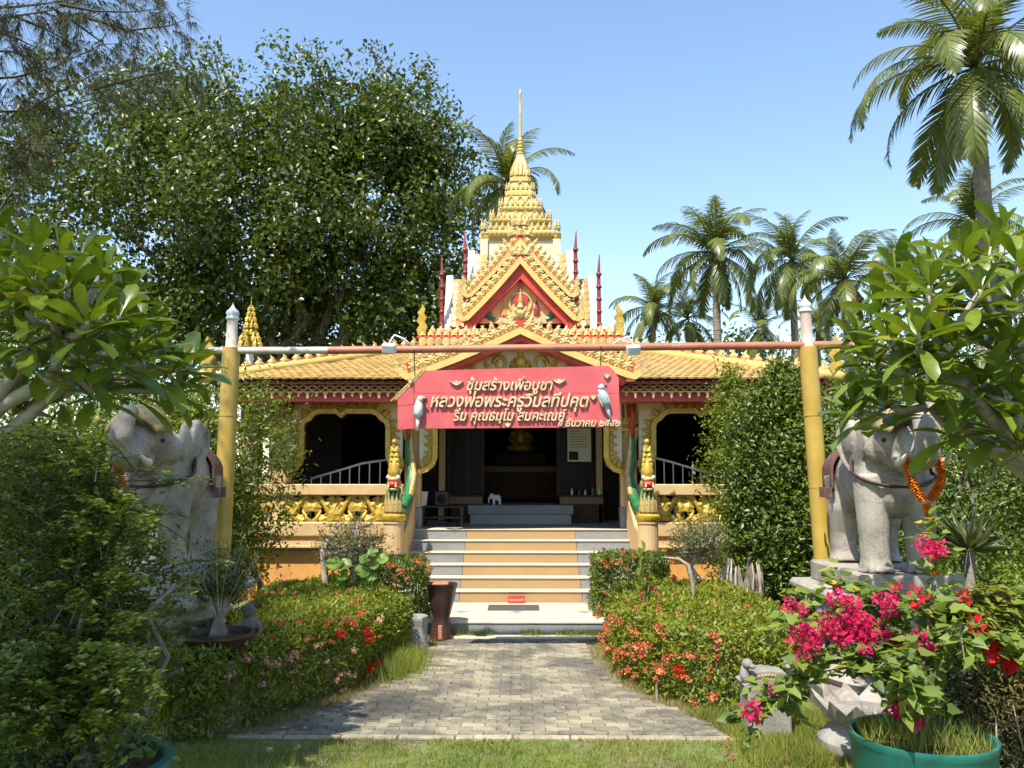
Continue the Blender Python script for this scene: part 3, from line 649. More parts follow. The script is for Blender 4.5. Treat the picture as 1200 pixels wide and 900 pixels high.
for s in (-1,1):
    b = MB(); b.box(*sorted((s*1.50,s*1.62)),WY-.1,WY+.05,FLOOR,3.3,.01); part('pilaster', b, M['tan'])
    b = MB()
    for xx in (.72,1.02,1.40): b.box(*sorted((s*xx,s*(xx+.07))),WY+.0,WY+.08,FLOOR+.2,3.25)
    b.box(*sorted((s*.72,s*1.46)),WY,WY+.08,FLOOR+.2,FLOOR+.4); fr = part('door_frame', b, M['wood2'])
    b = MB(); b.box(*sorted((s*.78,s*1.42)),WY+.03,WY+.045,FLOOR+.38,3.24); part('door_pane', b, M['glassdark'], fr)
b = MB(); b.box(-4.7,4.7,WY+.2,21.9,FLOOR+.325,FLOOR+.335); part('hall_floor', b, M['wood2'])
for s in (-1,1):                                              # rising steel handrail behind the gallery opening
    X = lambda px: xof(px, 14.7)*(-s if False else 1)
    pts = [(365,561),(395,552),(425,543),(458,538)]
    if s < 0: P3 = [at(px,py,14.7) for px,py in pts]
    else: P3 = [at(px,py,14.7) for px,py in ((757,534),(785,541),(815,550),(838,556))]
    root = None
    b = MB(); b.tube(P3, .022, 6); hr = part('handrail', b, M['metal'], T, 'all')
    for k in range(9):
        t = k/8*(len(P3)-1); i = min(int(t), len(P3)-2); p = P3[i].lerp(P3[i+1], t-i)
        b = MB(); b.tube([(p.x,p.y,FLOOR),(p.x,p.y,p.z)], .011, 5); part('baluster', b, M['metal'], hr)
# ================================================================== ground and paving
def groundmat():
    m, nt, b, o = mk('lawn_and_soil')
    f = noise(nt, 0.9, 8, 0.65, dist=0.5); g = noise(nt, 14, 5, 0.7)
    c = mixc(nt, ramp(nt, f, [(0.50,(0,)*3),(0.66,(1,)*3)]), ramp(nt, g, [(0.3,(0.07,0.10,0.018)),(0.7,(0.16,0.20,0.045))]), ramp(nt, g, [(0.3,(0.13,0.10,0.06)),(0.7,(0.28,0.22,0.135))]))
    nt.links.new(c, b.inputs['Base Color']); b.inputs['Roughness'].default_value = 0.95; bump(nt, b, g, 0.8, 0.03); return m
b = MB()
b.add([(-800,-300,0),(800,-300,0),(800,1800,0),(-800,1800,0)], [(0,1,2,3)])
gr = b.build('ground', groundmat()); gr['kind'] = 'structure'
# paved path: bed outline from the photograph's path edges
left_px = [(528,742),(512,752),(490,768),(470,785),(440,802),(410,818),(370,834),(320,850),(262,868)]
right_px = [(690,742),(695,757),(703,775),(720,793),(745,810),(780,826),(820,840),(850,852),(872,868)]
LP = [ground(*p) for p in left_px]; RP = [ground(*p) for p in right_px]
def edge_x(P, y):
    for i in range(len(P)-1):
        if P[i+1].y <= y <= P[i].y: t = (y-P[i+1].y)/(P[i].y-P[i+1].y); return P[i+1].x + (P[i].x-P[i+1].x)*t
    return P[0].x if y > P[0].y else P[-1].x
outl = [(p.x, p.y) for p in LP] + [(p.x, p.y) for p in RP[::-1]]
b = MB(); n = len(outl); b.add([(x, y, .004) for x, y in outl] + [(x, y, -.05) for x, y in outl], [tuple(range(n))] + [(i,(i+1)%n,(i+1)%n+n,i+n) for i in range(n)])
path = b.build('path', surf('sandy_joint_bed', (0.17,0.145,0.105), .95, 12, .3, None, (0.10,0.085,0.06), 2, 60, .5)); path['kind'] = 'structure'
def pavermat(name, src):
    m, nt, bs, o = mk(name)
    tc = nt.nodes.new('ShaderNodeTexCoord')
    geo = nt.nodes.new('ShaderNodeNewGeometry')
    def nz(scale, d=6, r=.62, dist=0):
        n_ = nt.nodes.new('ShaderNodeTexNoise'); n_.inputs['Scale'].default_value = scale; n_.inputs['Detail'].default_value = d; n_.inputs['Roughness'].default_value = r; n_.inputs['Distortion'].default_value = dist
        nt.links.new(geo.outputs['Position'], n_.inputs['Vector']); return n_.outputs['Fac']
    rnd = nt.nodes.new('ShaderNodeObjectInfo').outputs['Random'] if src == 'o' else geo.outputs['Random Per Island']
    base = ramp(nt, rnd, [(0,(0.20,0.172,0.115)),(0.45,(0.27,0.235,0.158)),(1,(0.36,0.315,0.205))])
    fine = ramp(nt, nz(55,4), [(0.3,(0.75,)*3),(0.7,(1.15,)*3)]); base = mixc(nt, 1.0, base, fine, 'MULTIPLY')
    stain = ramp(nt, nz(1.25,9,.68,.6), [(0.44,(0,)*3),(0.57,(0.9,)*3)])
    c = mixc(nt, stain, base, (0.098,0.087,0.068))
    sand = ramp(nt, nz(3.1,7,.6,.4), [(0.60,(0,)*3),(0.74,(0.75,)*3)]); c = mixc(nt, sand, c, (0.36,0.30,0.18))
    nt.links.new(c, bs.inputs['Base Color']); bs.inputs['Roughness'].default_value = .9; bump(nt, bs, nz(90,4), .4, .006); return m
def paver_verts(w=.2, d=.1, h=.022, jog=.010, g=.003):       # interlocking stepped block
    a, c = w/2-g, d/2-g
    out = [(-a,-c+jog),(-.015,-c+jog),(.015,-c-jog),(a,-c-jog),(a+.006,0),(a,c-jog),(.015,c-jog),(-.015,c+jog),(-a,c+jog),(-a+.006,0)]
    n = len(out); e = .004
    vs = [(x,y,0) for x,y in out]+[(x,y,h-e) for x,y in out]+[(x*(1-e/a),y*(1-e/c),h) for x,y in out]
    fs = [tuple(range(2*n,3*n))]+[(i,(i+1)%n,(i+1)%n+n,i+n) for i in range(n)]+[(i+n,(i+1)%n+n,(i+1)%n+2*n,i+2*n) for i in range(n)]
    return vs, fs
pv, pf = paver_verts(); ME_pav = MB().add(pv, pf).mesh('paver', pavermat('paver_block','o'))
cells = []
y = LP[-1].y + .17; r = 0
while y < 10.74:
    xl, xr = edge_x(LP, y), edge_x(RP, y); k0 = int(xl/.2)-1
    for k in range(k0, k0+60):
        x = k*.2 + (.1 if r % 2 else 0)
        if x-.1 > xl + .03 and x+.1 < xr - .03: cells.append((x, y))
    y += .1; r += 1
for x, y in cells[:300]:
    obj('paver', ME_pav, path, (x+random.uniform(-.002,.002), y+random.uniform(-.002,.002), random.uniform(-.004,.003)), (random.uniform(-.012,.012),random.uniform(-.012,.012),random.uniform(-.012,.012)))
b = MB()
for x, y in cells[300:]: b.add(pv, pf, Matrix.Translation((x+random.uniform(-.002,.002), y, random.uniform(-.003,.004))) @ Matrix.Rotation(random.uniform(-.012,.012),4,'X') @ Matrix.Rotation(random.uniform(-.012,.012),4,'Y'))
o = b.build('paver_field', pavermat('paver_block_far','i'), path); o['kind'] = 'stuff'
xa, xb = LP[-1].x, RP[-1].x; nk = 9
for k in range(nk):
    x0 = xa + (xb-xa)*k/nk + .006; x1 = xa + (xb-xa)*(k+1)/nk - .006
    b = MB(); b.box(x0, x1, LP[-1].y+.03+random.uniform(-.015,.01), LP[-1].y+.10, -.05, .018+random.uniform(0,.006), .006); b.build('edging_block', M['edge'] if 'edge' in M else M.setdefault('edge', surf('pale_concrete_edging', (0.36,0.31,0.21), .9, 9, .2, None, (0.17,0.14,0.09), 2.5, 70, .4)), path)
# ================================================================== gate frame, hanging sign, lamps, parrots
GY = 9.0
M['bamboo'] = surf('ochre_painted_post', (0.44,0.28,0.045), .4, 3, .14, (0.50,0.335,0.065), (0.36,0.22,0.05), 2.2, 30, .12, amt=(.5,.8))
M['beam'] = surf('oxide_painted_pipe', (0.36,0.13,0.075), .5, 5, .2, None, (0.50,0.44,0.36), 1.0, 40, .2, amt=(.56,.7))
M['beampale'] = surf('grey_painted_pipe', (0.52,0.47,0.40), .5, 5, .15, None, (0.36,0.2,0.13), 1.2, 40, .2)
M['greypaint'] = surf('pale_grey_paint', (0.48,0.50,0.52), .45, 6, .15)
gate = thing('gateway_frame', 'tall ochre posts joined by a rusty crossbar across the garden path', 'gate', (0, GY, 0))
for (tx, ty), (bx, by) in (((273,366),(259,652)), ((943,357),(966,672))):
    t = at(tx, ty, GY); q = at(bx, by, GY); d = (t-q)/(t.z-q.z); base = q + d*(0-q.z); base.z = -.05
    def on(z): return q + d*(z-q.z)
    zb = 3.47
    b = MB(); b.tube([on(-.05), on(.9), on(1.9), on(2.75), on(zb)], [.099,.098,.098,.096,.096], 18); post = b.build('post', M['bamboo'], gate, True)
    for zz in (1.1, 1.95, 2.72): b = MB(); b.tube([on(zz-.008), on(zz+.008)], .1015, 18); b.build('post_joint', M['bamboo'], post, True)
    b = MB(); b.tube([on(zb), on(zb+.02), on(t.z-.08)], [.075,.062,.058], 14); b.build('post_extension', M['palebark'] if False else M['beampale'], post, True)
    p = on(t.z-.09); b = MB(); b.lathe([(.058,0),(.072,.01),(.072,.03),(.06,.045),(.072,.075),(.066,.10),(.03,.135),(.008,.175),(.002,.20)], p.x, p.y, 14, Matrix.Translation((0,0,p.z))); b.build('post_finial', M['greypaint'], post, True)
l = at(214,411,GY); m1 = at(385,410.5,GY); m2 = at(700,407,GY); r_ = at(998,404,GY)
b = MB(); b.tube([l, m1], .040, 12); b.build('crossbar', M['beampale'], gate, True)
b = MB(); b.tube([m1, m1.lerp(m2,.5), m2, r_], .043, 12); b.build('crossbar', M['beam'], gate, True)

# sign board of three planks with cut ends
SYY = GY - .03
M['pink'] = surf('faded_pink_red_board', (0.52,0.075,0.085), .55, 3, .08, (0.58,0.115,0.12), (0.45,0.06,0.065), 1.6, 22, .12, amt=(.4,.8))
M['letter'] = surf('gilt_cut_letters', (0.50,0.38,0.19), .5, 25, .2, (0.66,0.54,0.33))
sp = lambda px, py: at(px, py, SYY)
tl, tr, br, bl = sp(494,435), sp(712,429), sp(726,500), sp(466,502)
sign = thing('hanging_sign', 'pink red wooden board with raised gilt Thai lettering hanging from crossbar', 'sign', (0, SYY, tl.z - .72))
def lerp(a, b_, t): return a + (b_-a)*t
Lx = [(465.5,502.5),(465.5,467),(470,458),(494,434.5)]
rows = [ (502.5,500.0,474.5,470.5), (474.0,470.0,460.5,459.0), (460.0,458.5,434.5,428.5) ]
def board(poly, name='plank'):
    b = MB(); b.prism([(sp(x,y).x, sp(x,y).z) for x,y in poly], SYY, SYY+.03); return b.build(name, M['pink'], sign)
board([(466,503),(466,475.5),(485,474.6),(485,502.3)]); board([(466,475),(466,461),(484.5,443),(485,474)])
board([(485.6,502.2),(485.6,461),(725.5,461),(727,500.5)]); board([(485.6,460.6),(485.6,441),(494,434.5),(713,428.5),(719,434),(725,443),(725.5,460.6)])
# pierced bracket at the sign's cut corner
pa, pb = sp(458,470), sp(494,434)
b = MB(); 
for q in (0,.05): b.ribbon([(pa.x+q,pa.z+q*.3),(pb.x+q,pb.z+q*.3)], .014, SYY-.005, SYY+.012)
for k in range(7):
    t = k/6; c = pa.lerp(pb,t); b.ribbon([(c.x,c.z),(c.x+.06,c.z+.02 if k%2 else c.z+.05)], .012, SYY-.004, SYY+.011)
b.build('corner_bracket', M['palegold'], sign)
def text(body, x0, x1, ybase, hpx, shear=.28):
    cu = bpy.data.curves.new('lettering','FONT'); cu.body = body; cu.size = 1.0; cu.shear = shear; cu.extrude = .5; cu.resolution_u = 3; cu.bevel_depth = .022; cu.bevel_resolution = 0
    to = bpy.data.objects.new('tmp', cu); C.objects.link(to); bpy.context.view_layer.update()
    me = bpy.data.meshes.new_from_object(to.evaluated_get(bpy.context.evaluated_depsgraph_get())); bpy.data.objects.remove(to)
    v = np.empty(len(me.vertices)*3, np.float32); me.vertices.foreach_get('co', v); v = v.reshape(-1,3)
    mn, mx = v[:,0].min(), v[:,0].max(); p0, p1 = sp(x0,ybase), sp(x1,ybase); sx = (p1.x-p0.x)/(mx-mn); sz = (sp(x0,ybase-hpx).z - p0.z)
    w = np.empty_like(v); w[:,0] = p0.x + (v[:,0]-mn)*sx; w[:,1] = SYY - .022 - v[:,2]*.02; w[:,2] = p0.z + v[:,1]*sz + (w[:,0]-p0.x)/(p1.x-p0.x)*(p1.z-p0.z)
    me.vertices.foreach_set('co', w.ravel()); me.materials.clear(); me.materials.append(M['letter']); me.update()
    o = obj('lettering', me, sign); return o
text('ซุ้มสร้างเพื่อบูชา', 547, 648, 457.5, 18); text('หลวงพ่อพระครูวิมลทีปคุต', 504, 690, 477.0, 21.0)
text('ริ่ม คุณธมฺโม สมคะเณย์', 531, 664, 493, 17.0); text('๔ ธันวาคม ๒๕๕๒', 654, 727, 499.8, 12.5)
for (px,py,w) in ((535,449,8),(655,447,8),(496,467,4),(695,466,4),(595,498,4),(711,441,4),(481,447,3)):
    c = sp(px,py); k = .0093*w; b = MB(); b.prism([(c.x-k,c.z+.02),(c.x-k*.5,c.z-.012),(c.x,c.z-.028),(c.x+k*.5,c.z-.012),(c.x+k,c.z+.02),(c.x+k*.35,c.z+.012),(c.x,c.z+.03),(c.x-k*.35,c.z+.012)], SYY-.03, SYY-.002); b.build('cut_ornament', M['letter'], sign)
for px, py, pz in ((486,436,411),(704,430,407)):
    b = MB(); b.tube([sp(px,py)+Vector((0,.02,-.04)), at(px,pz,GY)+Vector((0,-.045,0)), at(px,pz-4,GY)], .006, 5); b.build('hanger', M['black'], sign)

# flood lamps on goosenecks
def lamp(px, py, s, label):
    c = at(px, py, GY-.12); t = thing('flood_lamp', label, 'lamp', (c.x, c.y, c.z-.07), 0, 'flood lamps on the crossbar')
    Mx = Matrix.Translation(c) @ Matrix.Rotation(R(28), 4, 'X') @ Matrix.Rotation(s*R(12), 4, 'Z')
    b = MB(); b.box(-.075,.075,-.01,.06,-.05,.05,.008,Mx); b.box(-.05,.05,.06,.10,-.035,.035,.008,Mx); b.build('housing', M['white'], t)
    b = MB(); b.box(-.062,.062,-.016,-.0105,-.038,.038,0,Mx); b.build('lens', surf('lamp_lens',(0.55,0.57,0.60),.1,5,.1,bst=0), t)
    q = at(px - s*(-6 if s<0 else 6)*0 + (-8 if s<0 else 8)*0, 404, GY)
    e = at(px + s*-24 if False else px - s*28, 409, GY)
    b = MB(); b.tube([c+Vector((0,.09,.0)), c+Vector((0,.10,.10)), c+Vector((-s*.05,.1,.17)), c+Vector((-s*.15,.1,.13)), Vector((e.x,e.y-.02,e.z+.03))], .011, 6); b.build('gooseneck', M['metal'], t, 'all')
lamp(455, 409, -1, 'white flood lamp on gooseneck above left end of pink sign'); lamp(743, 411, 1, 'white flood lamp on gooseneck above right end of pink sign')

# carved parrots perched on the sign's face
def parrot(px, py, s, tilt, cols, label, sc=1.0):
    c = sp(px, py); t = thing('parrot_figure', label, 'bird figure', (c.x, SYY-.055, c.z-.16), 0)
    Mx = Matrix.Translation((c.x, SYY-.05, c.z)) @ Matrix.Rotation(tilt, 4, 'Y') @ Matrix.Scale(sc, 4)
    b = MB(); b.tube([(0,0,.13),(0,-.005,.10),(0,-.01,.05),(0,-.005,-.02),(0,.0,-.07)],[.03,.036,.05,.045,.02],12,Mx); b.ell((s*.012,-.01,.14),(.038,.038,.035),12,8,Mx); b.build('body', cols[0], t, 'all')
    b = MB(); b.tube([(s*.045,-.02,.145),(s*.062,-.02,.135),(s*.064,-.02,.115)],[.015,.011,.003],7,Mx); b.build('beak', M['black'], t, 'all')
    for q in (-1,1):
        b = MB(); b.ell((q*.04,.0,.01),(.014,.03,.075),8,8,Mx); b.build('wing', cols[1], t, 'all')
    b = MB(); b.tube([(0,.005,-.05),(0,.005,-.12),(0,.005,-.21)],[.024,.02,.008],8,Mx,flat=.5); b.build('tail', cols[2], t, 'all')
    b = MB(); b.ell((s*.028,-.04,.15),(.006,.006,.006),6,4,Mx); b.build('eye', M['black'], t)
pw = surf('parrot_white',(0.62,0.60,0.52),.6,30,.2); pb_ = surf('parrot_blue',(0.14,0.30,0.50),.6,30,.25); pg = surf('parrot_grey_blue',(0.36,0.45,0.52),.6,30,.25)
parrot(491, 483, 1, .05, (pw, pb_, pw), 'cream and blue parrot carving on left edge of pink sign', 1.0)
parrot(708, 470, 1, -.32, (pg, pw, pg), 'grey blue parrot carving near right edge of pink sign', 1.05)
# ================================================================== elephant statues on lotus pedestals
def remeshed(mb, voxel, mat, smooth_it=4):
    me = mb.mesh('tmp'); o = bpy.data.objects.new('tmp', me); C.objects.link(o)
    m = o.modifiers.new('r', 'REMESH'); m.mode = 'VOXEL'; m.voxel_size = voxel; m.use_smooth_shade = True
    s = o.modifiers.new('s', 'SMOOTH'); s.factor = .5; s.iterations = smooth_it
    bpy.context.view_layer.update()
    r = bpy.data.meshes.new_from_object(o.evaluated_get(bpy.context.evaluated_depsgraph_get())); bpy.data.objects.remove(o)
    r.materials.clear(); r.materials.append(mat); return r
def elephant_body():                                          # faces -y, feet on z=0
    b = MB(); E = b.ell
    E((0,.12,.80),(.31,.52,.31),16,12); E((0,-.28,.80),(.31,.28,.36),16,12); E((0,.42,.79),(.30,.27,.32),16,12); E((0,-.36,.66),(.22,.22,.20),14,10)
    for s in (-1,1):
        b.tube([(s*.17,-.34,.80),(s*.185,-.36,.52),(s*.185,-.36,.30),(s*.185,-.37,.10),(s*.185,-.385,.0)],[.165,.135,.120,.118,.150],14)
        b.tube([(s*.17,.40,.80),(s*.185,.37,.50),(s*.185,.44,.30),(s*.185,.45,.10),(s*.185,.43,.0)],[.185,.150,.118,.118,.145],14)
        E((s*.17,-.50,1.03),(.11,.10,.13),10,8)                                                # cheeks
        E((s*.105,-.66,1.235),(.105,.13,.115),10,8)                                            # brow domes
        for (dy,dz,rx,ry,rz) in ((-.33,1.10,.05,.15,.20),(-.22,1.14,.04,.15,.17),(-.30,.96,.04,.12,.14)): E((s*(.255+(.06 if dy>-.25 else .0)),dy,dz),(rx,ry,rz),10,8)   # ears, pinned back
        b.tube([(s*.27,-.24,1.28),(s*.325,-.12,1.24),(s*.345,-.075,1.17),(s*.35,-.07,1.06),(s*.32,-.13,.94),(s*.28,-.22,.84)],[.03,.034,.032,.03,.032,.03],8)   # ear rims
        b.tube([(s*.10,-.74,.97),(s*.135,-.84,.93)],[.05,.045],8)
    for s in (-1,1): E((s*.285,-.215,1.09),(.045,.17,.21),12,10)
    E((0,-.60,1.08),(.235,.25,.24),16,12); E((0,-.62,1.24),(.15,.16,.10),12,8); E((0,-.70,.90),(.10,.15,.08),12,8); E((0,-.42,1.02),(.24,.22,.26),12,10)
    b.tube([(0,-.74,1.10),(0,-.87,1.02),(0,-.97,.96),(0,-1.05,.99),(0,-1.07,1.10),(0,-1.02,1.21),(0,-.97,1.28),(0,-.90,1.33)],[.15,.135,.115,.10,.09,.08,.07,.075],14)
    for k in range(4): b.tube([(-.12+.01*k,-.555+.01*k,.80-.055*k),(0,-.60+.012*k,.785-.055*k),(.12-.01*k,-.555+.01*k,.80-.055*k)],.020,6)    # chest folds
    for s in (-1,1):
        for k in range(3): E((s*.185+(k-1)*.075,-.50,.035),(.035,.03,.035),6,5)
    return b
ME_eleph = remeshed(elephant_body(), .0125, M['stone'], 3)
M['cloth'] = surf('maroon_carved_cloth', (0.13,0.055,0.045), .8, 20, .3, None, (0.24,0.17,0.13), 7, 60, .6, amt=(.5,.7))
M['strap'] = surf('dark_brown_strap', (0.045,0.02,0.015), .6, 20, .3)
M['headdress'] = surf('gilded_carved_headdress', (0.36,0.27,0.09), .6, 30, .35, (0.45,0.36,0.14), (0.18,0.14,0.08), 12, 50, .8)
M['tusk'] = surf('painted_tusk', (0.68,0.62,0.50), .5, 10, .1)
def grid_shell(fn, nu, nv, th=.0):
    vs = [fn(i/(nu-1), j/(nv-1)) for j in range(nv) for i in range(nu)]
    return vs, [(j*nu+i, j*nu+i+1, (j+1)*nu+i+1, (j+1)*nu+i) for j in range(nv-1) for i in range(nu-1)]
def saddle(u, v):
    a = -1.95 + 3.9*u; y = .22 + .40*v; r = .325 - .03*v
    if abs(a) > 1.35: return (math.sin(1.35)*r*1.03*(1 if a > 0 else -1), y, .80 + r*math.cos(1.35) - (abs(a)-1.35)*.36)
    return (math.sin(a)*r*1.03, y, .80 + r*1.0*math.cos(a))
def neckband():
    pts = []
    for k in range(25):
        a = 2*math.pi*k/24; x = .325*math.sin(a); t = math.cos(a); pts.append((x*1.02, -.34 - .24*(-t if t < 0 else 0) + .17*(t if t > 0 else 0), .84 + (.32*t if t > 0 else .12*t)))
    return pts
PZ = 1.22                                                     # top of the pedestal
def pedestal(t, x, y):
    def P(b, name, mat='stone', sm=False): return b.build(name, M[mat], t, sm)
    b = MB(); b.box(x-.72,x+.72,y-.88,y+.88,-.1,.22,.03); P(b,'base_block','stone2')
    b = MB(); b.lathe([(.66,.22),(.70,.28),(.60,.38),(.48,.45),(.46,.66),(.50,.70)],0,0,28,Matrix.Translation((x,y,0)) @ Matrix.Diagonal((1,1.2,1,1))); P(b,'waist','stone',True)
    for k in range(22):                                       # lotus petals
        a = 2*math.pi*k/22; pm = Matrix.Translation((x+.60*math.cos(a),y+.74*math.sin(a),.25)) @ Matrix.Rotation(a-math.pi/2,4,'Z') @ Matrix.Rotation(R(28),4,'X')
        vs = [(-.10,0,0),(.10,0,0),(.12,.02,.13),(.0,.05,.28),(-.12,.02,.13),(0,.06,.10),(0,-.03,.12)]
        bb = MB(); bb.add(vs,[(0,1,5),(1,2,5),(2,3,5),(3,4,5),(4,0,5),(1,0,6),(2,1,6),(3,2,6),(4,3,6),(0,4,6)],pm); bb.build('lotus_petal', M['stone'], t)
    b = MB(); b.lathe([(.46,.68),(.54,.72),(.60,.79),(.595,.86),(.54,.92),(.45,.94)],0,0,28,Matrix.Translation((x,y,0)) @ Matrix.Diagonal((1,1.18,1,1))); P(b,'cushion','stone',True)
    b = MB(); b.box(x-.63,x+.63,y-.80,y+.82,.93,1.03,.035); P(b,'slab','stone')
    b = MB(); b.box(x-.44,x+.44,y-.63,y+.70,1.025,PZ,.018); P(b,'plinth','stone')
def elephant(s, x, y, rz, label):
    t = thing('elephant_statue', label, 'statue', (x,y,0), 0, None)
    Mx = Matrix.Translation((x,y,PZ-.004)) @ Matrix.Rotation(rz,4,'Z') @ Matrix.Diagonal((1.08,1.08,1.06,1))
    me = ME_eleph.copy(); me.transform(Mx); obj('body', me, t)
    for q in (-1,1):
        b = MB(); b.tube([(q*.10,-.76,.955),(q*.145,-.87,.915),(q*.165,-.99,.93),(q*.16,-1.09,.985)],[.036,.033,.026,.006],9,Mx); b.build('tusk', M['tusk'], t, 'all')
        b = MB(); b.ell((q*.195,-.72,1.10),(.022,.028,.020),8,6,Mx); b.build('eye', M['strap'], t, 'all')
    b = MB(); b.tube(neckband(), .014, 7, Mx, flat=2.0); b.build('chest_strap', M['strap'], t, 'all')
    v, f = grid_shell(saddle, 25, 9); b = MB(); b.add([(p[0]*1.03,p[1],p[2]+.012) for p in v], f, Mx); n0 = len(b.v); o = b.build('saddle_cloth', M['cloth'], t, 'all')
    sm = o.modifiers.new('thick','SOLIDIFY'); sm.thickness = .02
    for q in (-1,1):
        for k in range(7):
            bb = MB(); yy = .25+.34*k/6; bb.box(q*.338-.006,q*.338+.006,yy-.016,yy+.016,.60,.70,.003,Mx); bb.build('tassel', M['cloth'], o)
    def cap(u,vv):
        a = -1.25+2.5*u; p = .25+1.15*vv; return (.235*math.sin(a)*math.cos(p-.75), -.60-.285*math.sin(p-.35), 1.10+.275*math.cos(a)*math.cos(p-.45))
    v, f = grid_shell(cap, 17, 9); b = MB(); b.add(v, f, Mx); o = b.build('headdress', M['headdress'], t, 'all'); sm = o.modifiers.new('thick','SOLIDIFY'); sm.thickness = .03; sm.offset = 1
    b = MB(); b.tube([(0,.70,.92),(0,.76,.80),(0,.75,.55),(.02,.72,.34)],[.035,.028,.022,.03],8,Mx); b.build('tail', M['stone'], t, 'all')
    pedestal(t, x, y)
    return t
elephant(1, 3.40, 7.95, R(-4), 'carved stone elephant with raised trunk on lotus pedestal behind magenta bougainvillea')
elephant(-1, -3.38, 7.95, R(4), 'carved stone elephant with raised trunk half hidden by green shrub')
# marigold garlands: stacked frilled rings along a path
def garland(paths, label, group, tassel=None):
    p0 = min((p for q in paths for p in q), key=lambda p: p.z); t = thing('marigold_garland', label, 'garland', (p0.x,p0.y,p0.z), 0)
    for ps in paths:
        P = [];  n = 0
        for i in range(len(ps)-1):
            k = max(2, int((ps[i+1]-ps[i]).length/.018)); P += [ps[i].lerp(ps[i+1], j/k) for j in range(k)]
        b = MB()
        for i in range(len(P)-1):
            tdir = (P[i+1]-P[i]).normalized(); q = tdir.to_track_quat('Z','Y').to_matrix().to_4x4(); Mx = Matrix.Translation(P[i]) @ q @ Matrix.Rotation(random.uniform(0,6),4,'Z')
            r = .046*random.uniform(.88,1.12); vs = [(0,0,-.012)]; fs = []
            for j in range(14):
                a = 2*math.pi*j/14; rr = r*(1.0 if j % 2 else .68); vs.append((rr*math.cos(a), rr*math.sin(a), .006 if j % 2 else -.003))
            vs.append((0,0,.014))
            for j in range(14): fs += [(0,1+(j+1)%14,1+j),(15,1+j,1+(j+1)%14)]
            b.add(vs, fs, Mx)
        b.build('flower_strand', M['marigold'], t)
    if tassel:
        b = MB()
        for k in range(9): a = k*.7; b.tube([tassel, tassel+Vector((.015*math.cos(a),.015*math.sin(a),-.06)), tassel+Vector((.04*math.cos(a),.04*math.sin(a),-.13))],[.006,.008,.012],5)
        o = b.build('tassel_strings', M['white'], t); o['kind'] = 'stuff'
M['marigold'] = surf('marigold_orange', (0.80,0.16,0.005), .6, 30, .2, (0.88,0.26,0.01), bst=0, isl=.3)
g = lambda L, D: [at(x,y,D) for x,y in L]
garland([g([(1079,516),(1067,531),(1063,548),(1067,563),(1076,578),(1085,590)],6.92), g([(1099,538),(1104,550),(1102,563),(1095,578),(1087,590)],6.92), g([(1086,590),(1089,612),(1092,640),(1095,668),(1096,679)],6.90)], 'long orange marigold garland hanging from tusks of elephant beside bougainvillea', None, at(1096,680,6.90))
garland([g([(132,535),(139,548),(142,562),(139,580),(134,594),(131,607)],6.92), g([(107,553),(108,570),(112,585),(120,598),(131,606)],6.92), g([(131,606),(129,630),(127,655)],6.9)], 'orange marigold garland on elephant half hidden by green shrub', None)
# ================================================================== vegetation tools
def nrm(a): return a/np.maximum(np.linalg.norm(a, axis=-1, keepdims=True), 1e-9)
T2 = (np.array([(0,0,0),(.5,.42,.10),(0,1,-.04),(-.5,.42,.10)]), np.array([(0,1,2),(0,2,3)]))
T6 = (np.array([(0,0,0),(.34,.28,.09),(.5,.62,.08),(0,1,-.12),(-.5,.62,.08),(-.34,.28,.09),(0,.55,-.0)]), np.array([(0,1,6),(1,2,6),(2,3,6),(3,4,6),(4,5,6),(5,0,6)]))
HEART = (np.array([(0,.08,0),(.32,0,.05),(.5,.3,.08),(0,1,-.1),(-.5,.3,.08),(-.32,0,.05)]), np.array([(0,1,2),(0,2,3),(0,3,4),(0,4,5)]))
def leafgeo(P, D, U, L, W, tm=T2):
    P = np.asarray(P,float); n = len(P); D = nrm(np.asarray(D,float)); X = nrm(np.cross(D, np.asarray(U,float)+1e-4)); Z = np.cross(X, D)
    L = np.broadcast_to(L,(n,)).astype(float); W = np.broadcast_to(W,(n,)).astype(float); tv, tf = tm; k = len(tv)
    V = P[:,None,:] + tv[None,:,0:1]*W[:,None,None]*X[:,None,:] + tv[None,:,1:2]*L[:,None,None]*D[:,None,:] + tv[None,:,2:3]*L[:,None,None]*Z[:,None,:]
    F = tf[None] + (np.arange(n)*k)[:,None,None]
    return V.reshape(-1,3), F.reshape(-1,3)
def join(gs):
    Vs, Fs, o = [], [], 0
    for V, F in gs: Vs.append(V); Fs.append(F+o); o += len(V)
    return np.concatenate(Vs), np.concatenate(Fs)
def rdir(n): return nrm(rng.normal(size=(n,3)))
def clump_leaves(centers, outs, per, cr, L, W, up=.5, tm=T2, droop=.0):  # leaves scattered round clump centres, facing outwards and up
    n = len(centers)*per; c = np.repeat(np.asarray(centers),per,0); o = np.repeat(np.asarray(outs),per,0)
    P = c + rng.normal(size=(n,3))*cr; D = nrm(o*.3 + rdir(n)*.9 - np.array((0,0,droop))); U = nrm(o*.7 + np.array((0,0,up)) + rdir(n)*.55)
    s = rng.uniform(.65,1.2,n); return leafgeo(P, D, U, L*s, W*s*rng.uniform(.85,1.15,n), tm)
def lobes_clumps(lobes, n, shell=.55):
    vol = np.array([r[0]*r[1]+r[1]*r[2]+r[0]*r[2] for c,r in lobes]); ks = rng.choice(len(lobes), n, p=vol/vol.sum()); d = rdir(n)
    rr = rng.uniform(shell**3,1,n)**(1/3); C_ = np.array([l[0] for l in lobes])[ks]; R_ = np.array([l[1] for l in lobes])[ks]
    return C_ + d*R_*rr[:,None], d
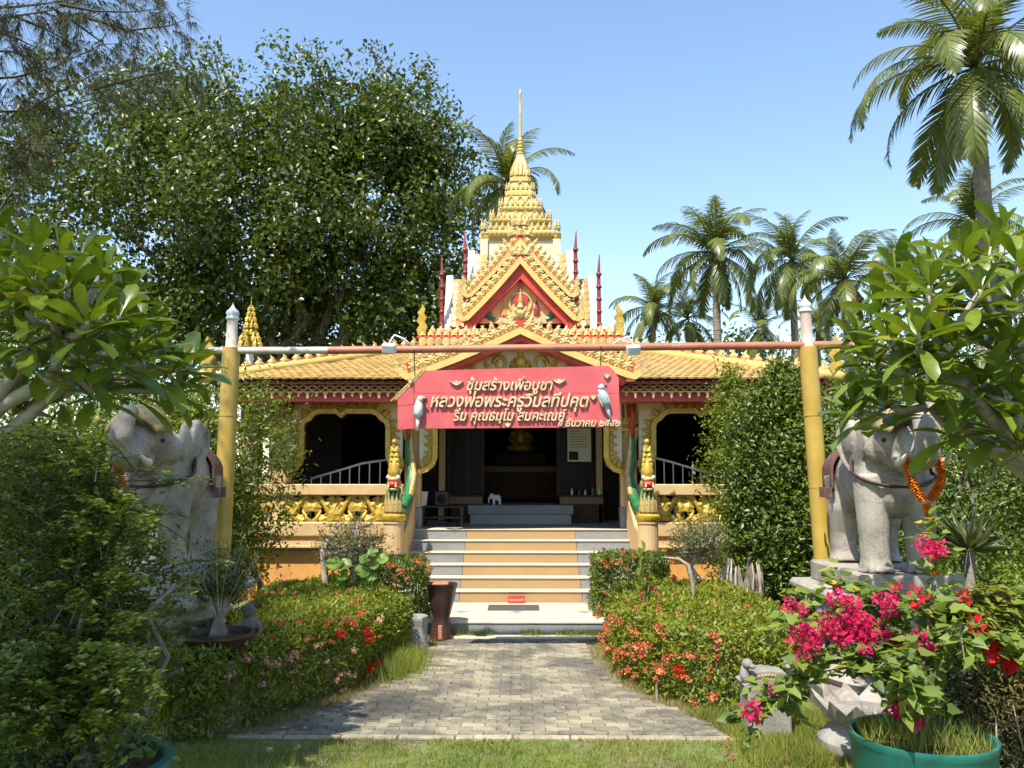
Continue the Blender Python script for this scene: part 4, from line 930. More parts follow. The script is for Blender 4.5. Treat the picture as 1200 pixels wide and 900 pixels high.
def limb(b, p, q, r0, r1, wob=.12, n=5, seg=6):
    p, q = Vector(p), Vector(q); L = (q-p).length; pts = []
    for i in range(n+1):
        t = i/n; v = p.lerp(q,t)
        if 0 < i < n: v += Vector((random.uniform(-1,1),random.uniform(-1,1),random.uniform(-.4,.8)))*L*wob*.5
        pts.append(v)
    b.tube(pts, [r0+(r1-r0)*i/n for i in range(n+1)], seg); return pts
G = {}
G['ficus'] = leafmat('ficus_leaf', (0.036,0.062,0.010), (0.10,0.135,0.022), None, .34, .30, .45, sc=.35)
G['palm'] = leafmat('palm_leaflet', (0.075,0.105,0.02), (0.18,0.21,0.048), (0.25,0.22,0.06), .36, .25, .5, sc=.6)
G['hedge'] = leafmat('ixora_leaf', (0.12,0.165,0.016), (0.25,0.295,0.034), (0.34,0.20,0.05), .42, .42, .45, sc=2.0)
G['dark'] = leafmat('dark_shrub_leaf', (0.055,0.095,0.012), (0.13,0.185,0.024), None, .38, .28, .5, sc=1.2)
G['mid'] = leafmat('glossy_shrub_leaf', (0.07,0.115,0.014), (0.17,0.225,0.028), (0.26,0.26,0.05), .36, .36, .5, sc=1.6)
G['light'] = leafmat('bright_shrub_leaf', (0.09,0.14,0.018), (0.20,0.25,0.032), (0.26,0.24,0.05), .42, .4, .4, sc=1.6)
G['olive'] = leafmat('olive_topiary_leaf', (0.08,0.10,0.035), (0.19,0.20,0.085), (0.30,0.26,0.12), .5, .25, .3, sc=4)
G['boug'] = leafmat('bougainvillea_leaf', (0.08,0.145,0.022), (0.19,0.26,0.045), (0.50,0.38,0.04), .5, .35, .35, sc=1.6)
G['bougy'] = leafmat('yellowing_bougainvillea_leaf', (0.12,0.17,0.03), (0.26,0.28,0.05), (0.62,0.42,0.03), .5, .4, .35, sc=2.5)
G['needle'] = leafmat('casuarina_needle', (0.04,0.05,0.022), (0.085,0.09,0.04), (0.16,0.10,0.05), .6, .2, .2, sc=.8)
G['grass'] = leafmat('grass_blade', (0.13,0.18,0.03), (0.29,0.33,0.07), (0.46,0.40,0.18), .6, .4, .25, sc=1.3)
G['drygrass'] = leafmat('dry_grass_blade', (0.20,0.17,0.07), (0.36,0.29,0.13), (0.12,0.16,0.03), .7, .3, .2, sc=2)
G['ixora'] = leafmat('ixora_petal', (0.46,0.09,0.035), (0.66,0.24,0.12), (0.70,0.42,0.26), .6, .3, .2, (1.2,1,1), sc=3)
G['pinkflower'] = leafmat('pale_pink_petal', (0.60,0.26,0.20), (0.75,0.45,0.36), None, .6, .3, .2, (1.1,1,1), sc=3)
G['redflower'] = leafmat('red_petal', (0.48,0.015,0.012), (0.65,0.04,0.02), None, .55, .3, .2, (1.2,1,1), sc=3)
G['bract'] = leafmat('magenta_bract', (0.50,0.008,0.09), (0.68,0.03,0.16), (0.78,0.16,0.30), .6, .4, .2, (1.3,.9,1.1), sc=4)
G['redbract'] = leafmat('red_bract', (0.50,0.01,0.02), (0.68,0.03,0.05), None, .6, .4, .2, (1.3,.9,1), sc=4)
def foliage(name, geo, mat, parent, **k): return obj(name, np_mesh(name, geo[0], geo[1], G[mat] if isinstance(mat,str) else mat), parent, **k)
def flower_head(r, n, mat, pl=.5, pw=.45, name='flower_head'):
    d = rdir(n); d[:,2] = np.abs(d[:,2])*.9-.15; P = d*r*rng.uniform(.4,.95,(n,1)); 
    return np_mesh(name, *leafgeo(P, nrm(rdir(n)+d*.3), d, r*pl*rng.uniform(.7,1.2,n), r*pw, T2), G[mat])
ME_ix = [flower_head(.058, 46, 'ixora') for _ in range(3)]; ME_pk = [flower_head(.05, 36, 'pinkflower') for _ in range(2)]; ME_rd = [flower_head(.06, 46, 'redflower') for _ in range(2)]
def inpoly(x, y, poly):
    ins = np.zeros(len(x), bool); n = len(poly)
    for i in range(n):
        (x0,y0),(x1,y1) = poly[i], poly[(i+1)%n]
        c = ((y0 > y) != (y1 > y)) & (x < (x1-x0)*(y-y0)/(y1-y0+1e-12)+x0); ins ^= c
    return ins
def lump(x, y, s=1.0, seed=0.0): return .5*np.sin(x*2.3*s+seed)+.35*np.sin(y*3.1*s+1.7+seed)+.3*np.sin((x+y)*5.3*s+.6+seed)+.25*np.sin((x-1.3*y)*8.7*s+seed)

# ------------------------------------------------------------------ hedges with flower heads
def hedge(poly, h, label, dens_top, dens_side, L, W, mat, group, flowers=(), amp=.06, seed=0., slope=0.0, dip=0.0, stems=True, name='flowering_hedge'):
    xs = np.array([p[0] for p in poly]); ys = np.array([p[1] for p in poly]); t = thing(name, label, 'hedge', (float(xs.mean()), float(ys.mean()), 0), 0, group)
    A = (xs.max()-xs.min())*(ys.max()-ys.min()); n = int(A*dens_top)
    x = rng.uniform(xs.min(),xs.max(),n); y = rng.uniform(ys.min(),ys.max(),n); k = inpoly(x,y,poly); x, y = x[k], y[k]
    # distance to the outline, for rounded shoulders
    def edged(x, y):
        d = np.full(len(x), 9.)
        for i in range(len(poly)):
            a, c = np.array(poly[i]), np.array(poly[(i+1)%len(poly)]); e = c-a; tt = np.clip(((x-a[0])*e[0]+(y-a[1])*e[1])/(e@e),0,1); d = np.minimum(d, np.hypot(x-a[0]-tt*e[0], y-a[1]-tt*e[1]))
        return d
    d = edged(x,y); sh = .22*np.clip(1-d/.28,0,1)**2 + np.clip(7.7-y,0,1)*dip
    top = h + amp*lump(x,y,1,seed) - sh + slope*(y-ys.mean()); z = top - np.abs(rng.normal(size=len(x)))*.075
    P1 = np.stack([x,y,z],1); O1 = np.tile((0,0,1.),(len(x),1)) + rdir(len(x))*.5
    Ps, Os = [P1], [nrm(O1)]; cen = np.array((xs.mean(), ys.mean()))
    for i in range(len(poly)):
        a, c = np.array(poly[i]), np.array(poly[(i+1)%len(poly)]); e = c-a; ln = np.hypot(*e); m = int(ln*h*dens_side); nn = np.array((e[1],-e[0]))/ln
        if (nn@((a+c)/2-cen)) < 0: nn = -nn
        u = rng.uniform(0,1,m); zz = rng.uniform(0.04,1,m)**.85*h*.95; off = .05*lump(u*ln*1.5+i, zz*2.5, 1.4, seed+i) - np.abs(rng.normal(size=m))*.09 - .10*(zz/h)**4
        p = a + u[:,None]*e + nn*off[:,None]; Ps.append(np.column_stack([p, zz])); Os.append(nrm(np.tile((nn[0],nn[1],.5),(m,1))+rdir(m)*.4))
    P = np.concatenate(Ps); O = np.concatenate(Os); n = len(P)
    D = nrm(O*.35+rdir(n)); U = nrm(O+rdir(n)*.55+np.array((0,0,.4))); s = rng.uniform(.6,1.25,n)
    foliage('foliage', leafgeo(P,D,U,L*s,W*s), mat, t)
    if stems:
        b = MB()
        for k in range(26):
            i = rng.integers(len(P1)); q = Vector(P1[i]); q.z = max(.2,q.z-.1); limb(b, (q.x+random.uniform(-.15,.15), q.y+random.uniform(-.15,.15), -.02), q, .012, .005, .2, 3, 5)
        b.build('stems', M['bark'], t)['kind'] = 'stuff'
    for (px, py, kind, sc) in flowers:                       # flower heads where the photograph shows them, set on the hedge's surface
        ray = (at(px,py,10)-cam.location).normalized(); best = None
        dv = P - np.array(cam.location); tpar = dv@np.array(ray); perp = np.linalg.norm(dv - tpar[:,None]*np.array(ray),axis=1); cand = np.where(perp < .09)[0]
        if len(cand) == 0: continue
        i = cand[np.argsort(tpar[cand])[min(3,len(cand)-1)]]; p = np.array(cam.location) + np.array(ray)*(tpar[i]-.03)
        me = random.choice({'i':ME_ix,'p':ME_pk,'r':ME_rd}[kind]); obj('flower_head', me, t, tuple(p), (random.uniform(.2,.9),0,random.uniform(-1,1)), sc)
    return t
def spray(n, box, kind, sc): return [(random.uniform(box[0],box[2]), random.uniform(box[1],box[3]), kind, random.uniform(*sc)) for _ in range(n)]
HL = [(-1.25,9.7),(-1.45,8.9),(-1.62,8.3),(-1.90,7.75),(-2.15,7.25),(-2.45,6.72),(-2.85,6.65),(-3.0,7.0),(-2.98,8.0),(-3.0,9.2),(-3.3,10.6),(-2.6,11.4),(-1.9,11.2),(-1.6,10.3)]
fl = [(278,690,'i',.9),(262,698,'i',.9),(385,730,'i',.9),(400,744,'r',1.0),(412,731,'i',1.0),(424,720,'i',1.0),(433,748,'r',1.1),(431,740,'r',1.0),(445,727,'p',1.0),(434,784,'r',1.0),(443,777,'r',1.0),(340,772,'p',1.1),(348,768,'p',1.0),(325,778,'p',.9),(290,772,'p',.9),(395,798,'p',.9),(373,757,'p',.7),(303,729,'i',.7),(328,730,'i',.7),(308,802,'p',.8),(270,792,'p',.8),(312,775,'p',.7)] + spray(26,(270,690,450,760),'i',(.35,.6)) + spray(14,(280,740,420,810),'p',(.4,.7))
hedge(HL, .74, 'low ixora hedge with pink and red blooms beside palm bonsai pot', 2600, 2900, .062, .024, 'hedge', 'flowering hedges along the path', fl, seed=.4, dip=.28)
HR = [(.98,9.9),(.98,9.2),(1.06,8.6),(1.25,8.1),(1.5,7.72),(1.9,7.5),(2.3,7.55),(2.62,7.9),(2.8,8.7),(2.75,10.6),(1.9,11.1),(1.2,10.9)]
fl = [(694,698,'i',.9),(700,722,'i',1.0),(693,727,'i',1.0),(720,728,'i',.9),(740,740,'i',1.0),(728,765,'i',1.0),(741,768,'i',1.0),(750,762,'i',1.1),(758,757,'i',1.0),(722,771,'i',.9),(736,786,'i',.9),(781,773,'i',1.1),(774,787,'i',1.3),(795,785,'r',1.0),(797,792,'r',.9),(809,769,'i',1.0),(836,746,'i',1.1),(789,678,'i',1.0),(835,817,'i',1.0),(813,824,'i',.8),(772,734,'i',.8),(840,770,'i',.7),(804,795,'i',.8),(707,745,'i',1.0),(745,758,'i',1.0),(712,760,'i',.9)] + spray(46,(690,690,780,800),'i',(.4,.75)) + spray(16,(760,690,880,800),'i',(.35,.6))
hedge(HR, .74, 'low ixora hedge with many orange blooms curving beside stone throne', 2600, 2900, .062, .024, 'hedge', 'flowering hedges along the path', fl, seed=2.2)
hedge([(.98,11.25),(2.0,11.25),(2.1,12.1),(1.0,12.1)], 1.02, 'clipped dark box hedge right against the stair wall', 2600, 2600, .055, .022, 'dark', 'clipped hedges by the stair', spray(9,(705,645,790,668),'i',(.5,.9)), seed=1.)
hedge([(-2.15,10.75),(-1.22,10.7),(-1.25,11.7),(-2.15,11.8)], 1.0, 'dark hedge with reddish tips between lily leaves and urn', 2600, 2600, .055, .022, 'dark', 'clipped hedges by the stair', spray(22,(450,640,508,680),'i',(.45,.8)), seed=3.)

# ------------------------------------------------------------------ shaped shrubs
def cone_shrub(c, r, h, label, n, L, W, mat, top=.35, seed=0., group=None, name='shrub', z0=0.0, cat='shrub', bulge=.6):
    t = thing(name, label, cat, (c[0],c[1],z0), 0, group)
    nc = n//12; u = rng.uniform(0,1,nc); a = rng.uniform(0,2*np.pi,nc); z = h*u
    prof = np.where(u < bulge, .78+.22*np.sin(u/bulge*np.pi*.5), top+(1-top)*np.cos((u-bulge)/(1-bulge)*np.pi*.5)**.8)
    rr = r*prof*(1+.16*lump(a*1.6,z*1.4,1,seed)) - np.abs(rng.normal(size=nc))*.16*r; rr *= np.where(u>.93, rng.uniform(0,1,nc), 1)
    P = np.stack([c[0]+rr*np.cos(a), c[1]+rr*np.sin(a), z0+z],1); O = nrm(np.stack([np.cos(a),np.sin(a),.25+u*.7],1))
    Pi = np.array((c[0],c[1],z0)) + np.concatenate([(P[:,:2]-np.array(c))*rng.uniform(.2,.75,(nc,1)), (P[:,2:3]-z0)],1)
    P = np.concatenate([P,Pi[:nc*2//3]]); O = np.concatenate([O,O[:nc*2//3]])
    foliage('foliage', clump_leaves(P,O,12,.075+.02*r,L,W,.6), mat, t)
    b = MB(); limb(b,(c[0],c[1],-.03),(c[0],c[1],z0+h*.8),.05,.02,.06)
    for k in range(14):
        zz = z0 + h*random.uniform(.1,.75); aa = random.uniform(0,6.3); limb(b,(c[0],c[1],zz),(c[0]+r*.75*math.cos(aa),c[1]+r*.75*math.sin(aa),zz+.3*r),.018,.006,.2,3,5)
    b.build('trunk', M['bark'], t); return t
cone_shrub((-4.25,10.6),.62,2.9,'tall leafy shrub behind the left ochre post',15000,.075,.034,'mid',.25,.3,'tall shrubs behind the gate posts')
cone_shrub((3.48,11.0),.76,3.45,'tall dense cone shaped shrub behind the right ochre post',26000,.075,.034,'dark',.22,1.3,'tall shrubs behind the gate posts')
cone_shrub((2.98,11.7),.42,3.55,'slim pale leaved shrub rising over the gallery eave',5000,.07,.032,'light',.3,2.3)
def topiary(c, zc, r, label, mat, n):
    t = thing('topiary_tree', label, 'small tree', (c[0],c[1],0), 0, 'little rounded trees in the beds')
    d = rdir(n//10); P = np.array((c[0],c[1],zc)) + d*np.array((r,r,r*.85))*rng.uniform(.35,1.05,(len(d),1)); foliage('crown', clump_leaves(P,d,10,.05,.06,.016,.3), mat, t)
    b = MB(); limb(b,(c[0]-.03,c[1],-.02),(c[0],c[1],zc-r*.5),.055,.035,.25)
    for k in range(34):
        q = np.array((c[0],c[1],zc)) + rdir(1)[0]*r*.85; limb(b,(c[0],c[1],zc-r*.5),q,.013,.004,.25,3,5)
    b.build('trunk', M['palebark'], t)
topiary((-2.08,10.3),1.20,.42,'round twiggy little tree with pale trunk beside lily leaves','olive',2600)
topiary((2.25,10.6),1.25,.36,'round twiggy little tree with bent pale trunk beside tree stump','olive',2200)
# background shrubs behind the elephants
def mass(lobes, n, per, cr, L, W, mat, label, name='shrub', cat='shrub', group=None, shell=.6, trunks=5):
    c = np.mean([l[0] for l in lobes],0); t = thing(name, label, cat, (float(c[0]),float(c[1]),0), 0, group)
    P, O = lobes_clumps(lobes, n, shell); k = P[:,2] > .05; foliage('foliage', clump_leaves(P[k],O[k],per,cr,L,W,.6), mat, t)
    b = MB()
    for i in range(trunks):
        l = lobes[i % len(lobes)]; limb(b,(l[0][0]+random.uniform(-.3,.3),l[0][1]+random.uniform(-.3,.3),-.05),(l[0][0],l[0][1],l[0][2]+l[1][2]*.4),.05,.015,.12)
    b.build('stems', M['bark'], t); return t
mass([((-4.6,11.2,1.6),(1.0,.9,1.7)),((-5.6,10.6,1.5),(1.0,.9,1.5)),((-3.9,11.8,2.0),(.7,.7,1.5))],1500,14,.13,.085,.036,'mid','broad leafy shrub filling the bed behind the half hidden elephant',group='shrubs behind the statues')
mass([((-5.6,8.9,1.2),(.8,.7,1.2)),((-6.6,9.4,1.6),(1.0,.8,1.5))],800,14,.13,.08,.034,'light','bright feathery shrub left of the half hidden elephant',group='shrubs behind the statues')
mass([((5.4,10.2,1.5),(1.1,.9,1.6)),((4.6,11.0,1.6),(.8,.8,1.5)),((6.6,10.6,1.8),(1.2,.9,1.7))],1700,14,.13,.085,.036,'dark','deep green shrub bank behind the elephant with long garland',group='shrubs behind the statues')
mass([((5.2,8.6,.6),(.7,.6,.7)),((6.0,8.4,.8),(.8,.6,.9))],700,14,.10,.07,.03,'light','low bright shrub between spiky plant and elephant pedestal',group='shrubs behind the statues')
mass([((-7.2,13.0,2.4),(1.8,1.2,2.4)),((-5.9,13.4,2.2),(1.2,.9,2.0))],1500,14,.17,.11,.05,'dark','tall dark shrub behind the frangipani near temple corner',group='shrubs behind the statues')
mass([((6.6,13.4,2.0),(1.5,1.0,2.0)),((8.2,12.6,2.3),(1.4,1.0,2.3)),((9.8,12.4,2.2),(1.4,1.0,2.3))],1800,14,.17,.11,.05,'mid','tall green shrub row beyond the right frangipani',group='shrubs behind the statues')
# ================================================================== big trees and palms
def big_tree():
    base = Vector((-7.5,27,0)); t = thing('ficus_tree','huge dark leafy ficus tree towering behind the temple','tree',tuple(base))
    L = []
    def lb(px,py,D,rx,rz,ry=None): p = at(px,py,D); L.append(((p.x,p.y,p.z),(rx,ry or rx*.85,rz)))
    for a in ((60,290,26,3.4,3.4),(130,190,27,3.4,3.0),(210,165,27,3.2,2.6),(300,160,27,3.4,2.6),(390,152,27.5,3.2,2.4),(470,172,27,2.7,2.4),(520,220,27,1.9,2.6),(430,230,25.5,3.0,3.0),(320,240,25,3.6,3.2),(210,260,25.5,3.5,3.2),(490,310,26,2.3,2.8),(400,330,26,3.0,2.6),(280,340,26.5,3.2,2.4),(150,350,26,3.0,2.4),(40,400,26,3.0,2.2),(20,210,28,2.6,2.6),(470,380,27,2.6,1.6),(350,400,28,3.0,1.8)): lb(*a)
    S = []
    for c, r in L:                                            # each bough carries many rounded sprays of leaves
        for d in rdir(15): S.append((tuple(np.array(c)+d*np.array(r)*random.uniform(.55,1.0)), (random.uniform(.6,1.15),)*3))
    P, O = lobes_clumps(S, 5200, .75); P2, O2 = lobes_clumps(L, 1100, .2)
    P = np.concatenate([P,P2]); O = np.concatenate([O,O2]); k = P[:,2] > 2.0
    foliage('crown', clump_leaves(P[k],O[k],16,.23,.21,.125,.5,droop=.35), 'ficus', t)
    b = MB(); limb(b,base,(-7.3,27,4.5),.9,.6,.05,5,10)
    for k in range(26):
        c = random.choice(L)[0]; pts = limb(b,(-7.3+random.uniform(-.5,.5),27,random.uniform(2.5,5.0)),c,.2,.05,.16,6,7)
        for j in range(3): q = Vector(c)+Vector((random.uniform(-2.5,2.5),random.uniform(-1.5,1.5),random.uniform(-1,2.8))); limb(b,pts[-2],q,.06,.015,.2,4,5)
    b.build('trunk', M['bark'], t)
    for (x0,y0,x1,y1) in ((262,105,246,52),(372,100,365,55),(455,95,435,55),(480,110,500,75)):                 # bare twigs above the crown
        b = MB(); limb(b,at(x0,y0,26.5),at(x1,y1,26.5),.05,.015,.12,4,5); limb(b,at((x0+x1)/2,(y0+y1)/2,26.5),at(x1+14,y1+8,26.5),.025,.01,.12,3,5); b.build('bare_twig', M['bark'], t)
        p = np.array([at(x1+random.uniform(-12,12),y1+random.uniform(-4,20),26.5) for _ in range(9)]); foliage('twig_leaves', clump_leaves(p, np.tile((0,0,1.),(9,1)),7,.12,.17,.10,.3), 'ficus', t)
big_tree()
# second row of trees so that no bare horizon shows
def far_tree(px, pyt, D, w, label, mat='ficus'):
    top = at(px,pyt,D); t = thing('background_tree',label,'tree',(top.x,D,0),0,'trees beyond the temple'); h = top.z
    L = [((top.x+random.uniform(-.5,.5)*w,D+random.uniform(-1,1),h*f),(w*random.uniform(.5,.75),w*.6,h*.26)) for f in (.35,.5,.62,.74,.70,.45)]
    P,O = lobes_clumps(L, 420, .4); k = P[:,2] < h; foliage('crown', clump_leaves(P[k],O[k],14,.5,.32,.17,.4,droop=.3), mat, t)
    b = MB(); limb(b,(top.x,D,-.1),(top.x,D,h*.6),.3,.12,.08); [limb(b,(top.x,D,h*.35),l[0],.12,.04,.15) for l in L[:4]]; b.build('trunk', M['bark'], t)
for i,(px,py,D,w,lab) in enumerate(((700,405,40,4,'low tree crown showing beyond temple roof under the palms'),(905,380,44,5,'broad tree crown beneath the palm group beyond the roof'),(1090,360,38,5,'leafy tree filling the gap behind the right frangipani'),(1230,330,36,5,'tree beyond the right frangipani under the tallest palm'),(-60,250,34,6,'tree showing behind the needle leaved branches'),(800,385,46,5,'dense tree crown between the small palms and the roof'),(990,372,46,5,'tree crown below the palm with brown husks'))): far_tree(px,py,D,w,lab)

def frond_mesh(L, droop, n=46, lw=.052, ll=.75, name='frond', lift=.75, twist=0.):   # rachis leaves the crown along +y then droops; leaflets hang from both sides
    ys = []; zs_ = []; a = lift; y = z = 0.; ds = L/24
    P = [(0,0,0)]
    for i in range(24): a -= droop/24*(0.5+1.2*i/24); y += ds*math.cos(a); z += ds*math.sin(a); P.append((0,y,z))
    P = np.array(P); b = MB(); b.tube([tuple(p) for p in P], [.035*(1-i/25)+.004 for i in range(25)], 5)
    pts, dirs, ups, lens = [], [], [], []
    for i in range(n):
        t = .10+.90*i/n; f = t*24; k = min(int(f),23); p = P[k]+(P[k+1]-P[k])*(f-k); tg = nrm(P[k+1]-P[k]); nup = np.cross(np.array((1.,0,0)), tg); nup = nup*np.sign(nup[2]+1e-6) 
        prof = math.sin(math.pi*min(1,.18+.82*t))**.55
        for s in (-1,1):
            d = nrm(np.array((s*.85,0,0)) + tg*(.55+.5*t) + nup*.10 + np.array((0,0,-.38)) + rng.normal(size=3)*.06)
            pts.append(p); dirs.append(d); ups.append(nup+np.array((0,0,.2))); lens.append(ll*prof*rng.uniform(.88,1.08))
    pts, dirs, ups, lens = map(np.array,(pts,dirs,ups,lens))
    # leaflet: strip that bends down along its length
    tm = (np.array([(-.35,0,0),(.35,0,0),(-.5,.35,-.015),(.5,.35,-.015),(-.36,.72,-.10),(.36,.72,-.10),(0,1,-.24)]), np.array([(0,1,3),(0,3,2),(2,3,5),(2,5,4),(4,5,6)]))
    V,F = leafgeo(pts,dirs,ups,lens,lw,tm); me0 = b.mesh('x', normals=True); bv = np.array([v.co[:] for v in me0.vertices]); me0.calc_loop_triangles(); bf = np.array([t.vertices[:] for t in me0.loop_triangles])
    V2,F2 = join([(V,F),(bv,bf)]); return np_mesh(name,V2,F2,G['palm'])
FR = [frond_mesh(3.6,1.5,lift=1.25), frond_mesh(3.8,1.9,lift=.85), frond_mesh(3.8,2.0,lift=.40), frond_mesh(3.4,1.6,lift=-.25), frond_mesh(3.0,.9,lift=-.75)]
FRdry = FR[4].copy(); FRdry.materials.clear(); FRdry.materials.append(leafmat('dry_frond',(0.16,0.09,0.04),(0.28,0.17,0.08),None,.7,.2,.2))
M['husk'] = surf('coconut_husk_brown', (0.25,0.10,0.03), .7, 20, .3); M['nut'] = surf('green_coconut',(0.16,0.15,0.03),.45,8,.3)
M['palmtrunk'] = surf('palm_trunk_bark',(0.22,0.18,0.14),.85,6,.3,None,(0.11,0.09,0.065),5,30,.6)
def palm(px, py, D, sc, label, base_px=None, n=22, seed=0, nuts=True, dry=0, lean=0.0, husk=False, group='coconut palms beyond the roof'):
    rs = random.Random(seed); c = at(px,py,D); bx = c.x + lean; t = thing('coconut_palm',label,'palm tree',(bx,D,0),0,group)
    pts = [Vector((bx,D,-.1)).lerp(Vector((c.x,D,c.z-.1)),k/14) + Vector((lean*.35*math.sin(math.pi*k/14)*-1,0,0)) for k in range(15)]
    b = MB(); b.tube(pts,[.24*sc*(1-.42*k/14)+(.10*sc if k==0 else 0)+(.012 if k%2 else 0) for k in range(15)],10); tr = b.build('trunk',M['palmtrunk'],t,'all')
    H = c.z
    b = MB()
    for k in range(1,int(H/.32)):
        f = k*.32/H*14; i = min(int(f),13); p = pts[i].lerp(pts[i+1],f-i); r = .24*sc*(1-.42*f/14)+.012; b.lathe([(r*.97,-.03),(r*1.05,0),(r*.97,.03)],p.x,p.y,10,Matrix.Translation((0,0,p.z)))
    b.build('trunk_rings',M['palmtrunk'],tr)['kind'] = 'stuff'
    for k in range(n):
        a = k*2.39996+rs.uniform(-.25,.25)+seed; tier = k/n; vi = min(4,int(tier*4.99)); 
        o = obj('frond',FR[vi],t,tuple(c+Vector((0,0,.06*(1-tier)*sc))),(rs.uniform(-.14,.14),rs.uniform(-.3,.3),a),sc*rs.uniform(.85,1.1))
    for k in range(3): obj('frond',FR[0],t,tuple(c),(R(26)+rs.uniform(-.1,.2),rs.uniform(-.3,.3),k*2.1+seed),sc*.8)   # young upright fronds
    for k in range(dry): obj('dry_frond',FRdry,t,tuple(c+Vector((0,0,-.15))),(R(-12),0,k*1.9+seed),sc*rs.uniform(.6,.85))
    if nuts:
        for k in range(9):
            a = k*.9; rr = .26*sc; b = MB(); b.ell((c.x+rr*math.cos(a),c.y+rr*math.sin(a),c.z-.18*sc-rs.uniform(0,.22)*sc),(.115*sc,.115*sc,.14*sc),10,8); b.build('coconut',M['nut'] if rs.random()<.5 else M['husk'],t,'all')
    if husk:
        b = MB(); [b.tube([c+Vector((rs.uniform(-.1,.2),-.15,-.1)),c+Vector((rs.uniform(-.1,.3),-.3,-.5)),c+Vector((rs.uniform(-.15,.35),-.3,-1.2))],[.05,.08,.02],6) for _ in range(9)]; b.build('husk_sheath',surf('rust_brown_sheath',(0.30,0.085,0.03),.8,20,.3),t)['kind']='stuff'
palm(1143,80,15,.80,'tallest coconut palm with nut cluster and slim leaning trunk','',27,1,lean=.55)
palm(1140,262,22,.62,'shorter palm standing beside the slim trunk of tallest palm','',20,2,nuts=False)
palm(838,298,30,.84,'broad coconut palm with full round crown beyond temple roof','',26,3,lean=.2)
palm(765,362,33,.66,'small palm closest to the temple tower beyond roof','',18,4,nuts=False)
palm(806,374,34,.62,'small drooping palm between closest small palm and broad palm','',18,5,nuts=False,dry=1)
palm(928,306,31,.78,'upright coconut palm beyond the broad crowned palm','',22,6,lean=-.2)
palm(990,328,28,.74,'palm with rusty brown hanging sheath behind right frangipani','',22,7,husk=True,dry=1)
palm(1048,318,33,.66,'palm half hidden behind the right frangipani leaves','',20,8,nuts=False)
palm(890,384,36,.6,'low palm showing between broad palm and upright palm','',16,9,nuts=False)
palm(958,384,36,.6,'low palm showing beneath the upright palm','',16,12,nuts=False)
palm(594,216,23,.68,'coconut palm rising right behind the golden spire','',17,10,nuts=True,group='coconut palms beyond the roof')

# casuarina: needle-leaved branches reaching in from the left
M['dbark'] = surf('dark_bark',(0.07,0.055,0.045),.9,9,.3)
def casuarina():
    t = thing('casuarina_tree','feathery needle leaved tree with drooping dark branches overhead','tree',(-6.6,4.2,0))
    b = MB(); limb(b,(-6.6,4.2,-.1),(-6.2,4.0,11),.32,.10,.03,8,10); tr = b.build('trunk',M['bark'],t,'all')
    brs = [([(-70,30),(0,22),(60,12),(130,-12)],6.0),([(-60,10),(20,8),(70,2),(180,-8)],6.2),([(-50,128),(0,131),(60,128),(110,116),(170,106),(225,98)],7.0),([(30,130),(60,112),(100,92),(135,76)],7.0),([(70,5),(110,13),(150,14),(195,10)],6.2),([(-40,250),(0,245),(30,200),(48,150)],7.4),([(-30,200),(10,180),(40,160),(80,140)],7.2),([(-40,60),(10,60),(50,70),(100,66)],6.6),([(-40,95),(20,90),(60,80),(120,52),(170,50)],6.8),([(100,20),(150,36),(200,30),(225,20)],6.6),([(-30,160),(20,170),(70,190)],7.4),([(20,20),(55,35),(90,55)],6.4),([(110,105),(170,88),(215,80),(235,85)],7.0),([(60,8),(90,28),(120,50),(140,70)],6.5),([(-30,30),(20,45),(50,60)],6.4)]
    Ps, Ds = [], []
    for pix, D in brs:
        pts = [at(x,y,D+.25*i) for i,(x,y) in enumerate(pix)]; bb = MB(); n = len(pts); bb.tube(pts,[.014*(1-.85*i/(n-1)) for i in range(n)],6); br = bb.build('branch',M['dbark'],t,'all')
        for i in range(n-1):
            if i == 0 and pix[0][0] < -20: lo = .5
            else: lo = 0
            for k in range(int((pts[i+1]-pts[i]).length*24)):
                q = pts[i].lerp(pts[i+1],random.uniform(lo,1)); d = Vector((random.uniform(-.7,1),random.uniform(-.8,.8),random.uniform(-1.,.45))).normalized(); tw = q+d*random.uniform(.12,.42)
                for j in range(4):
                    c = q.lerp(tw,.35+.65*j/3); Ps += [tuple(c)]*9; 
                    for _ in range(9): Ds.append((d.x*.6+random.uniform(-.45,.45),d.y*.6+random.uniform(-.45,.45),d.z*.35-.55+random.uniform(-.4,.4)))
    n = len(Ps); tm = (np.array([(-.5,0,0),(.5,0,0),(0,1,-.1)]),np.array([(0,1,2)]))
    foliage('needles',leafgeo(np.array(Ps),np.array(Ds),rdir(n),rng.uniform(.09,.22,n),.0055,tm),'needle',t)
    # unseen crown above the picture, its low lobes added to shade the left foreground
    L = [((-5.6,.8,8.2),(1.9,1.6,1.2)),((-6.4,3.0,9.5),(1.9,1.8,1.3)),((-4.6,-.3,7.6),(1.5,1.4,.9)),((-5.0,1.6,10.2),(1.6,1.5,1.0)),((-4.4,1.0,6.9),(1.2,1.0,.7)),((-3.95,1.9,5.6),(1.1,.75,.45)),((-3.6,2.2,5.5),(.8,.6,.4)),((-4.6,1.9,5.7),(1.0,.8,.5))]
    P,O = lobes_clumps(L,2600,.2); Pn = np.repeat(P,26,0)+rng.normal(size=(len(P)*26,3))*.12; m = len(Pn); D = rdir(m)*.6+np.array((0,0,-.8)); foliage('upper_needles',leafgeo(Pn,D,rdir(m),rng.uniform(.14,.26,m),.008,tm),'needle',t)
    b = MB(); [limb(b,(-6.4,4.0,random.uniform(5.5,9)),l[0],.08,.02,.15) for l in L]; b.build('upper_branches',M['bark'],t)
casuarina()

